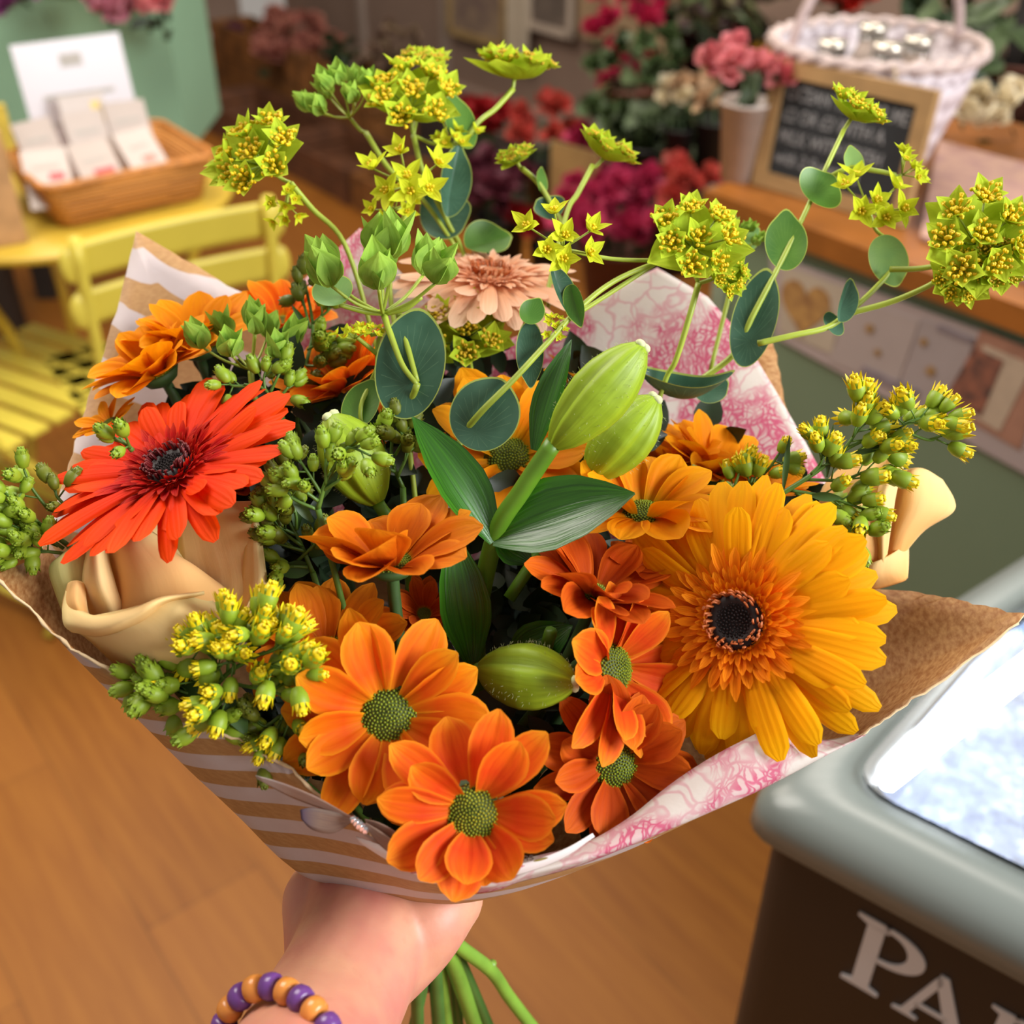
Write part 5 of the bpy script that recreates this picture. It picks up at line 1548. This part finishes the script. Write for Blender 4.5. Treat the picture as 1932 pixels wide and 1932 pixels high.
thorow('thorow wax sprig with a small lime head left of the one seen edge on', [[(985, 318, .575), (1015, 345, .572), (1045, 395, .565), (1060, 440, .56), (1030, 600, .55)]], [(1022, 342, .572, 14, 26, 10, (.6, .2, .7), LGRN), (1032, 398, .568, 38, 24, -40, (.3, .4, .8), LBLUE, dict(fold=.3))], [(975, 305, .575, (-.3, .7, .5), 40, 'open')], seed=6)
thorow('thorow wax sprig with tiny star shaped lime flowers above the green cluster', [[(775, 375, .535), (768, 330, .53)], [(775, 375, .535), (735, 520, .54), (760, 700, .53)], [(775, 375, .535), (805, 330, .53)]], [], [(770, 350, .53, (0, .4, .9), 78, 'star'), (745, 395, .533, (-.2, .3, .9), 48, 'star')], seed=7)
thorow('thorow wax sprig with a large pale green closed cluster and big round leaf in front', [[(725, 595, .478), (740, 640, .474), (760, 690, .47), (787, 726, .468)], [(752, 590, .48), (765, 640, .476), (787, 720, .470)], [(725, 590, .478), (690, 588, .475), (640, 575, .47)], [(730, 590, .478), (765, 582, .475), (795, 560, .472)], [(787, 724, .468), (770, 800, .48), (790, 1000, .49)]],
       [(775, 688, .474, 68, 106, 8, (-.12, .1, 1), LBLUE, dict(cup=.1, att=-.36, point=.03)), (628, 548, .468, 40, 32, -10, (-.1, .2, 1), LPALE, dict(att=-.9, point=.3)), (1000, 0, 1, 1, 1, 0, (0, 0, 1), LPALE)][:2],
       [(722, 592, .478, (-.02, .93, .35), 138, 'closed')], seed=8)
thorow('thorow wax sprig with a compact green bud cluster at the left above the red gerbera', [[(473, 700, .505), (478, 740, .505), (500, 800, .51)]], [], [(474, 698, .505, (.05, .9, .4), 98, 'closed')], seed=9)
thorow('thorow wax sprig with a shaded olive yellow head in front of the peach gerbera', [[(890, 700, .53), (880, 780, .525), (870, 900, .51)]], [], [(882, 640, .535, (.0, .45, .9), 88, 'dark')], seed=10)
thorow('thorow wax sprig with a big blue green leaf left of the main lily bud', [[(870, 822, .476), (910, 775, .470), (970, 715, .472), (1030, 650, .475), (1095, 580, .48), (1160, 530, .485), (1245, 492, .49)], [(870, 822, .485), (830, 1000, .49)]],
       [(915, 782, .474, 66, 74, 25, (.05, .2, 1), LBLUE, dict(cup=.12, att=-.55, point=.05)), (1001, 665, .478, 27, 60, 178, (-.2, .05, .95), LBLUE, dict(cup=.35, att=.3)), (1004, 588, .476, 24, 27, 30, (.1, .2, 1), LGRN, dict(att=-.7)), (1058, 552, .48, 24, 50, 155, (.55, .15, .8), LBLUE, dict(fold=.4, cup=.3)), (1086, 575, .478, 20, 42, 160, (-.4, .1, .8), LGRN, dict(fold=.4))],
       [(1062, 470, .482, (.05, .45, .85), 76, 'star'), (1045, 620, .48, (.2, .3, .9), 26, 'star')], seed=11)
thorow('thorow wax sprig with a bright yellow head rising in front of the pink toile', [[(1318, 535, .50), (1300, 600, .50), (1275, 680, .505), (1252, 727, .51), (1200, 900, .52)]], [(1285, 752, .515, 92, 24, 5, (.0, .75, .6), LBLUE, dict(cup=.9, point=.0)), (1340, 735, .52, 32, 34, 60, (0, .4, .8), LBLUE)],
       [(1308, 468, .495, (.12, .35, .9), 96, 'gold'), (1362, 520, .495, (.5, .1, .8), 50, 'gold')], seed=12)
thorow('thorow wax sprig with small green leaves behind the bright yellow head', [[(1400, 470, .56), (1380, 540, .56), (1340, 700, .56)]], [(1378, 438, .56, 16, 34, 20, (.3, .2, .9), LGRN), (1410, 455, .56, 20, 32, 40, (.1, .2, .9), LPALE)], [(1395, 465, .56, (.2, .7, .5), 42, 'closed')], seed=13)
thorow('long thorow wax sprig with stacked round leaves reaching up over the chalkboard', [[(1300, 732, .52), (1385, 668, .515), (1418, 600, .51), (1465, 510, .51), (1510, 420, .515), (1545, 345, .52), (1592, 245, .525)]],
       [(1424, 602, .51, 42, 95, 14, (-.25, .1, .95), LBLUE, dict(cup=.2, point=.04)), (1482, 458, .512, 40, 56, 2, (-.05, .15, 1), LGRN, dict(cup=.2)), (1546, 357, .518, 48, 34, 48, (.1, .2, .9), LGRN, dict(cup=.2)), (1611, 306, .522, 19, 30, -10, (0, .2, 1), LPALE)],
       [(1605, 225, .525, (.45, .75, .4), 70, 'gold')], seed=14)
thorow('thorow wax sprig with lime star flowers beside the wicker basket', [[(1430, 648, .50), (1500, 632, .50), (1560, 618, .502), (1600, 590, .505), (1650, 545, .51), (1680, 505, .515), (1672, 450, .518)], [(1540, 350, .52), (1600, 318, .522), (1650, 322, .522), (1690, 330, .522)]],
       [(1675, 492, .514, 36, 50, 165, (-.15, .1, 1), LPALE, dict(cup=.3, point=.1)), (1590, 570, .504, 24, 46, 30, (.5, .1, .8), LBLUE, dict(fold=.5, cup=.3)), (1572, 612, .503, 26, 18, 60, (.2, .3, .9), LBLUE)],
       [(1640, 400, .515, (.1, .45, .85), 76, 'star'), (1702, 330, .522, (.6, .4, .6), 44, 'star')], seed=15)
thorow('thorow wax sprig with the largest yellow head at the right edge', [[(1600, 592, .505), (1680, 570, .50), (1740, 545, .496), (1775, 525, .492), (1830, 490, .49)], [(1680, 508, .51), (1730, 507, .502), (1790, 498, .492)]], [], [(1842, 462, .488, (-.12, .2, 1), 108, 'gold'), (1810, 525, .49, (-.2, -.1, 1), 58, 'gold'), (1880, 500, .486, (.1, .1, 1), 60, 'open')], seed=16)
thorow('thorow wax sprig with tiny flowers and one small leaf above the pale lily bud', [[(700, 722, .485), (712, 690, .483), (712, 650, .482), (725, 620, .482)], [(712, 668, .482), (690, 650, .48), (668, 632, .478)], [(700, 722, .485), (680, 780, .48), (700, 900, .485)]],
       [(682, 765, .482, 36, 48, 25, (-.2, .2, 1), LGRN, dict(cup=.2)), (725, 720, .482, 22, 8, 80, (.1, .5, .8), LPALE)], [(668, 640, .478, (-.1, .8, .4), 36, 'star'), (700, 632, .48, (.2, .7, .5), 26, 'star')], seed=17, rr=.0010)

# ---------------------------------------------------------------- goldenrod
goldenrod('goldenrod spray with yellow buds pointing right over the cream rose', [(1470, 935, .475), (1540, 890, .472), (1600, 845, .47), (1680, 810, .468), (1730, 795, .468)],
          [[(1530, 895, .472), (1550, 870, .47), (1548, 830, .468), 'h', 6], [(1590, 850, .47), (1615, 815, .468), (1628, 770, .466), 'y', 8], [(1640, 825, .47), (1690, 808, .468), (1735, 790, .466), (1775, 800, .466), 'y', 14],
           [(1580, 860, .472), (1640, 850, .47), (1680, 832, .468), 'h', 6], [(1520, 905, .474), (1590, 905, .472), (1640, 888, .47), (1680, 895, .468), 'h', 7], [(1490, 925, .475), (1550, 935, .474), (1600, 950, .472), (1640, 965, .472), 'h', 8],
           [(1500, 930, .475), (1560, 960, .474), (1600, 980, .473), (1625, 1030, .473), 'g', 8], [(1690, 806, .468), (1750, 830, .468), (1775, 822, .466), 'y', 4]], .0096, 'y', seed=2,
          leaves=[((1478, 925, .474), (1490, 820, .47), 12), ((1600, 860, .47), (1690, 835, .468), 12), ((1560, 900, .472), (1572, 800, .468), 12), ((1530, 935, .474), (1590, 940, .47), 18)])
goldenrod('small goldenrod tuft with a few yellow buds at the top edge of the yellow gerbera', [(1400, 960, .49), (1420, 900, .485)], [[(1400, 950, .49), (1385, 925, .487), (1400, 880, .485), 'y', 4], [(1415, 920, .487), (1450, 885, .485), (1470, 855, .483), 'h', 5], [(1415, 930, .487), (1425, 900, .485), 'y', 3], [(1320, 960, .49), (1350, 935, .487), 'd', 3], [(1290, 960, .49), (1278, 925, .487), 'd', 3]], .0085, 'y', seed=3)
goldenrod('dense yellow goldenrod cluster at the lower left of the large orange chrysanthemum', [(380, 1330, .43), (430, 1270, .42), (500, 1230, .412)],
          [[(420, 1280, .42), (400, 1240, .416), (365, 1215, .414), 'h', 7], [(430, 1270, .42), (430, 1220, .414), (430, 1180, .41), 'y', 8], [(460, 1250, .416), (480, 1210, .41), (490, 1180, .408), 'y', 9], [(470, 1240, .414), (520, 1225, .408), (540, 1200, .406), 'y', 9],
           [(480, 1250, .412), (530, 1260, .406), (575, 1270, .404), 'h', 8], [(440, 1270, .418), (440, 1250, .412), (410, 1255, .41), 'h', 6], [(440, 1290, .418), (490, 1300, .41), (530, 1310, .408), 'y', 7], [(400, 1300, .424), (350, 1270, .42), (340, 1240, .418), 'h', 6],
           [(430, 1290, .416), (430, 1310, .412), (400, 1345, .414), 'h', 6], [(390, 1320, .428), (330, 1300, .424), (255, 1275, .424), 'g', 12], [(400, 1320, .426), (340, 1325, .421), (290, 1300, .421), 'g', 8], [(400, 1340, .424), (400, 1365, .42), (420, 1375, .42), 'g', 5]], .0092, 'y', seed=4,
          leaves=[((370, 1300, .428), (302, 1215, .42), 22), ((430, 1310, .42), (465, 1388, .417), 40), ((330, 1300, .428), (420, 1305, .42), 26)])
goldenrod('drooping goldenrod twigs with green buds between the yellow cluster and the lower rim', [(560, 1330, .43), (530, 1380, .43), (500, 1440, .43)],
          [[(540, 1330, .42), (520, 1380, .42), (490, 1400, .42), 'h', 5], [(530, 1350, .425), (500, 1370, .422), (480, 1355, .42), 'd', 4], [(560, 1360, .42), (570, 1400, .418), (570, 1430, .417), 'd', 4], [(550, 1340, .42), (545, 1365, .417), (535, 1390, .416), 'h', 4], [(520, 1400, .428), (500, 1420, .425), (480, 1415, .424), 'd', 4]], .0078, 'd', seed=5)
goldenrod('goldenrod sprays with green buds sticking out at the far left edge', [(130, 1030, .465), (70, 985, .46), (20, 930, .455)],
          [[(100, 1010, .46), (50, 965, .455), (10, 930, .452), 'g', 8], [(90, 960, .465), (60, 920, .46), (45, 885, .457), 'g', 5], [(110, 1030, .465), (60, 1010, .458), (30, 1005, .455), 'g', 8], [(130, 1045, .46), (70, 1040, .455), (10, 1050, .45), 'g', 9], [(120, 1035, .462), (80, 1010, .457), (40, 1030, .452), 'g', 7], [(100, 1020, .46), (20, 990, .452), (-20, 960, .45), 'g', 7], [(150, 980, .468), (110, 940, .466), (105, 925, .466), 'd', 4]], .0078, 'g', seed=6)
goldenrod('goldenrod spray with green buds crossing the pale lily bud', [(600, 960, .44), (615, 910, .437), (640, 870, .435)],
          [[(615, 915, .437), (615, 870, .433), (622, 835, .432), 'g', 6], [(625, 890, .436), (650, 850, .431), (665, 845, .43), (700, 860, .43), 'g', 7], [(605, 930, .438), (580, 890, .434), (565, 868, .433), 'g', 6], [(610, 925, .438), (635, 910, .434), (645, 900, .433), 'g', 4], [(600, 945, .438), (570, 925, .435), (545, 925, .435), 'g', 6], [(595, 960, .44), (560, 945, .438), (520, 920, .437), 'g', 5]], .0075, 'g', seed=7, leaves=[((600, 950, .44), (650, 870, .434), 14), ((590, 985, .445), (545, 930, .44), 20)])
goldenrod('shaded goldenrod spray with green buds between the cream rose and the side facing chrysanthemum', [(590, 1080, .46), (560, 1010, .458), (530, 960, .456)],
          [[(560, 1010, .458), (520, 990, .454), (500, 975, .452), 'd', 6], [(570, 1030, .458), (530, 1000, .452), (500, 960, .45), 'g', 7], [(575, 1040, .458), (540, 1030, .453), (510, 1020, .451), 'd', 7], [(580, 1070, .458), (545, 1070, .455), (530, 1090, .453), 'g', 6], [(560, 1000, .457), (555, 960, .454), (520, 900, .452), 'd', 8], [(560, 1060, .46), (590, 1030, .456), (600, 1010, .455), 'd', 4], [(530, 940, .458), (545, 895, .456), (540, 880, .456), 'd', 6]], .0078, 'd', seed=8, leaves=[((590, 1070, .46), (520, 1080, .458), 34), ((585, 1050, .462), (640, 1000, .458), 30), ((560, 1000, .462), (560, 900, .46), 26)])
goldenrod('upright goldenrod stem in the gap at the upper left behind the pale green cluster', [(560, 800, .52), (575, 700, .52), (590, 620, .525), (575, 530, .53)],
          [[(585, 620, .525), (570, 560, .525), (565, 535, .525), 'd', 6], [(590, 610, .525), (615, 590, .522), (625, 580, .522), 'g', 6], [(580, 660, .522), (600, 650, .52), (625, 655, .52), 'g', 8], [(575, 690, .52), (600, 690, .518), (610, 680, .518), 'd', 6], [(570, 720, .52), (550, 710, .517), (545, 690, .517), 'd', 5], [(560, 760, .52), (590, 745, .518), (600, 740, .518), 'd', 4]], .0085, 'd', seed=9,
          leaves=[((560, 790, .52), (630, 755, .515), 20), ((580, 620, .525), (550, 575, .522), 12), ((565, 720, .52), (555, 690, .518), 20)])
goldenrod('little goldenrod twig with round green buds right of the red gerbera top', [(530, 780, .49), (500, 735, .488), (460, 725, .487)], [[(500, 735, .488), (498, 715, .487), (500, 702, .486), 'g', 3], [(510, 740, .488), (522, 715, .486), (530, 700, .486), 'g', 4], [(470, 728, .488), (440, 728, .487), (432, 722, .487), 'g', 4], [(520, 760, .488), (540, 735, .487), (542, 730, .487), 'g', 4]], .0075, 'g', seed=10)
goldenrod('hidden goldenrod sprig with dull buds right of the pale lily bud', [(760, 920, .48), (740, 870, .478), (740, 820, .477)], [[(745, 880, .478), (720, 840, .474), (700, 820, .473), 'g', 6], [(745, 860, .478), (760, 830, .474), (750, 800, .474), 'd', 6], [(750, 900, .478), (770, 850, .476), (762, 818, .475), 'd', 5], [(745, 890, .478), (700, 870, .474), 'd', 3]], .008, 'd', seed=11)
goldenrod('tiny goldenrod buds poking over the left petals of the red gerbera', [(250, 850, .445), (225, 825, .44)], [[(240, 840, .442), (215, 825, .438), 'g', 2], [(245, 845, .442), (237, 822, .436), 'g', 2]], .0075, 'g', seed=12, root=False)
# dark filler foliage between the stems
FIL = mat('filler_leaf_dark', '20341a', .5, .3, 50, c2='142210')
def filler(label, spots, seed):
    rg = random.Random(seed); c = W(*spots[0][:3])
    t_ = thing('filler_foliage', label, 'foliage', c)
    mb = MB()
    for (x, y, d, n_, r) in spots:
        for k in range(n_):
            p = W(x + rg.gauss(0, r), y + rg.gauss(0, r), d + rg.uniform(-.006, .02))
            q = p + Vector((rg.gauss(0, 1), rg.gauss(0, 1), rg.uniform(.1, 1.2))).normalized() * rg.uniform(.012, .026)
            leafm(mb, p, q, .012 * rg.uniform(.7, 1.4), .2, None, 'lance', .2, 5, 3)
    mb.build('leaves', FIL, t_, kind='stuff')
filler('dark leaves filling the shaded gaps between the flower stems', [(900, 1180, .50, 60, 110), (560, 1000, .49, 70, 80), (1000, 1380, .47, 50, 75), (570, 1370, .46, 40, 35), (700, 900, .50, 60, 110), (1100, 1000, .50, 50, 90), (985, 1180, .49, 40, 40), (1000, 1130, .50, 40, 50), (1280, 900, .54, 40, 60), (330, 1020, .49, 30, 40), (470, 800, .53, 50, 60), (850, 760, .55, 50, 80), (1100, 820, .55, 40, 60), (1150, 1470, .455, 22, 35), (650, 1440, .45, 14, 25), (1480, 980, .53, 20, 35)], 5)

# ---------------------------------------------------------------- stems below the hand
cs = thing('flower_stem_bundle', 'bundle of cut green flower stems hanging out below the fist', 'stems', W(850, 1780, .53))
rg = random.Random(4)
SB = mat('cut_stem_bright', '7da53a', .4, .15, 40); SB2 = mat('cut_stem_dark', '4d7430', .45, .15, 40)
for k, (x0, y0, d0, x1, y1, d1, r, m_) in enumerate([(835, 1770, .52, 905, 1960, .60, .0042, SB), (850, 1775, .53, 945, 1990, .62, .003, SB2), (815, 1800, .52, 830, 1980, .60, .0035, SB2), (790, 1830, .52, 790, 1990, .60, .0032, SB2), (845, 1770, .54, 870, 1980, .62, .003, SB2), (825, 1790, .53, 850, 1990, .61, .0032, SB), (800, 1840, .53, 765, 1990, .60, .0028, SB2)]):
    mb = MB(); a, b = W(x0, y0, d0), W(x1, y1, d1)
    tube(mb, smooth([THR + Vector((rg.uniform(-.008, .008), rg.uniform(-.006, .006), 0)), a, b, b + (b - a) * .4], 5), r, 10)
    mb.build('stem', m_, cs)
mb = MB(); tube(mb, smooth([THR, W(850, 1770, .52), W(925, 1830, .55), W(960, 1880, .57), W(1010, 1945, .59), W(1060, 2010, .61)], 5), .0034, 10)
tube(mb, [W(925, 1830, .55), W(930, 1815, .548)], .002, 6)
mb.build('stem', SB, cs, label='bright green stem bending out to the right')

# ---------------------------------------------------------------- the hand
def skin_mat():
    t = NT('skin')
    oc = t.coord()
    c = t.mix(t.ramp(t.noise(oc, 28, 3), [(.38, (0, 0, 0, 1)), (.68, (1, 1, 1, 1))]), srgb('d09678'), srgb('c4786a'))
    c = t.mix(t.ramp(t.noise(oc, 130, 3), [(.55, (0, 0, 0, 1)), (.8, (.35, .35, .35, 1))]), c, srgb('b86e5c'))
    t.set(t.b.inputs['Base Color'], c)
    t.b.inputs['Roughness'].default_value = .5
    t.b.inputs['Subsurface Weight'].default_value = .25
    t.b.inputs['Subsurface Radius'].default_value = (.012, .004, .002)
    t.b.inputs['Subsurface Scale'].default_value = .5
    t.bump(t.noise(oc, 450, 4), .15, .0005)
    return t.m
SK = skin_mat()
mb = MB()
def limb(pts, k=6):
    """tapered, rounded limb; pts are (px, py, depth, radius)"""
    P = smooth([Vector((*W(a, b, c), )) for a, b, c, r in pts], k)
    rr = smooth([Vector((r, 0, 0)) for *_, r in pts], k)
    rr = [max(.002, v.x) for v in rr]
    tube(mb, P, rr, 20)
    ball(mb, Matrix.Translation(P[-1]), rr[-1] * .99, seg=16, rings=10)
    ball(mb, Matrix.Translation(P[0]), rr[0] * .99, seg=16, rings=10)
limb([(420, 2420, .28, .034), (540, 2110, .36, .030), (603, 1950, .41, .0275), (655, 1845, .437, .0265), (690, 1760, .458, .027), (690, 1700, .48, .026)])   # forearm, wrist, palm
limb([(640, 1830, .45, .022), (620, 1760, .47, .019), (602, 1700, .485, .0165)])            # back of the hand
limb([(690, 1830, .455, .022), (760, 1770, .462, .021), (805, 1730, .462, .019), (845, 1695, .468, .0155)])   # heel of the thumb
limb([(845, 1695, .468, .0150), (862, 1665, .49, .0115), (835, 1640, .515, .0100), (790, 1625, .53, .0085)])   # thumb
limb([(602, 1690, .485, .0135), (592, 1672, .515, .0110), (640, 1655, .555, .0098), (720, 1672, .57, .0088), (800, 1700, .565, .0078)])   # index
limb([(615, 1745, .49, .0135), (632, 1735, .53, .0110), (690, 1735, .57, .0100), (760, 1750, .582, .0090), (812, 1768, .572, .0080)])      # middle
limb([(640, 1795, .485, .0130), (665, 1790, .53, .0105), (720, 1795, .567, .0095), (785, 1808, .572, .0082)])   # ring
limb([(680, 1830, .475, .0115), (705, 1830, .52, .0092), (750, 1840, .553, .0080), (800, 1850, .55, .0070)])    # little
hand = mb.build('person', SK, None, org=W(640, 1850, .44))
tag(hand, 'bare left forearm and hand gripping the wrapped bouquet from below', 'person')
rm = hand.modifiers.new('remesh', 'REMESH'); rm.mode = 'VOXEL'; rm.voxel_size = .0016; rm.use_smooth_shade = True
sm_ = hand.modifiers.new('smooth', 'SMOOTH'); sm_.factor = .6; sm_.iterations = 14

BEP = mat('bead_purple', '6b3f86', .25, .08, 100); BEO = mat('bead_orange', 'd98a3e', .25, .08, 100)
wr = thing('bead_bracelet', 'stretch bracelet of purple and orange beads around the wrist', 'bracelet', W(560, 1960, .40))
path = [W(*p) for p in ((418, 1965, .395), (430, 1912, .392), (462, 1875, .388), (505, 1861, .384), (550, 1875, .378), (588, 1902, .371), (620, 1940, .366), (645, 1985, .362), (665, 2060, .364), (620, 2130, .388), (560, 2160, .40), (490, 2140, .41), (440, 2080, .41), (418, 2020, .403))]
sp = smooth(path, 12, True)
Ls = [0]
for a, b in zip(sp, sp[1:] + sp[:1]): Ls.append(Ls[-1] + (b - a).length)
NB_ = round(Ls[-1] / .0072)
mb = MB(); tube(mb, sp, .0008, 5, cyc=True); mb.build('elastic_cord', mat('cord_clear', 'c9bdb0', .5), wr)
for k in range(NB_):
    s = Ls[-1] * k / NB_
    i = max(j for j in range(len(sp)) if Ls[j] <= s)
    a, b = sp[i], sp[(i + 1) % len(sp)]
    p = a.lerp(b, (s - Ls[i]) / (Ls[i + 1] - Ls[i])); dn = (b - a).normalized()
    mb = MB(); M = frame(p, dn)
    lathe(mb, [(.0012, -.0030), (.0032, -.0033), (.0044, -.0022), (.0048, 0), (.0044, .0022), (.0032, .0033), (.0012, .0030)], 16, M)
    mb.build('bead', BEP if k % 2 else BEO, wr)
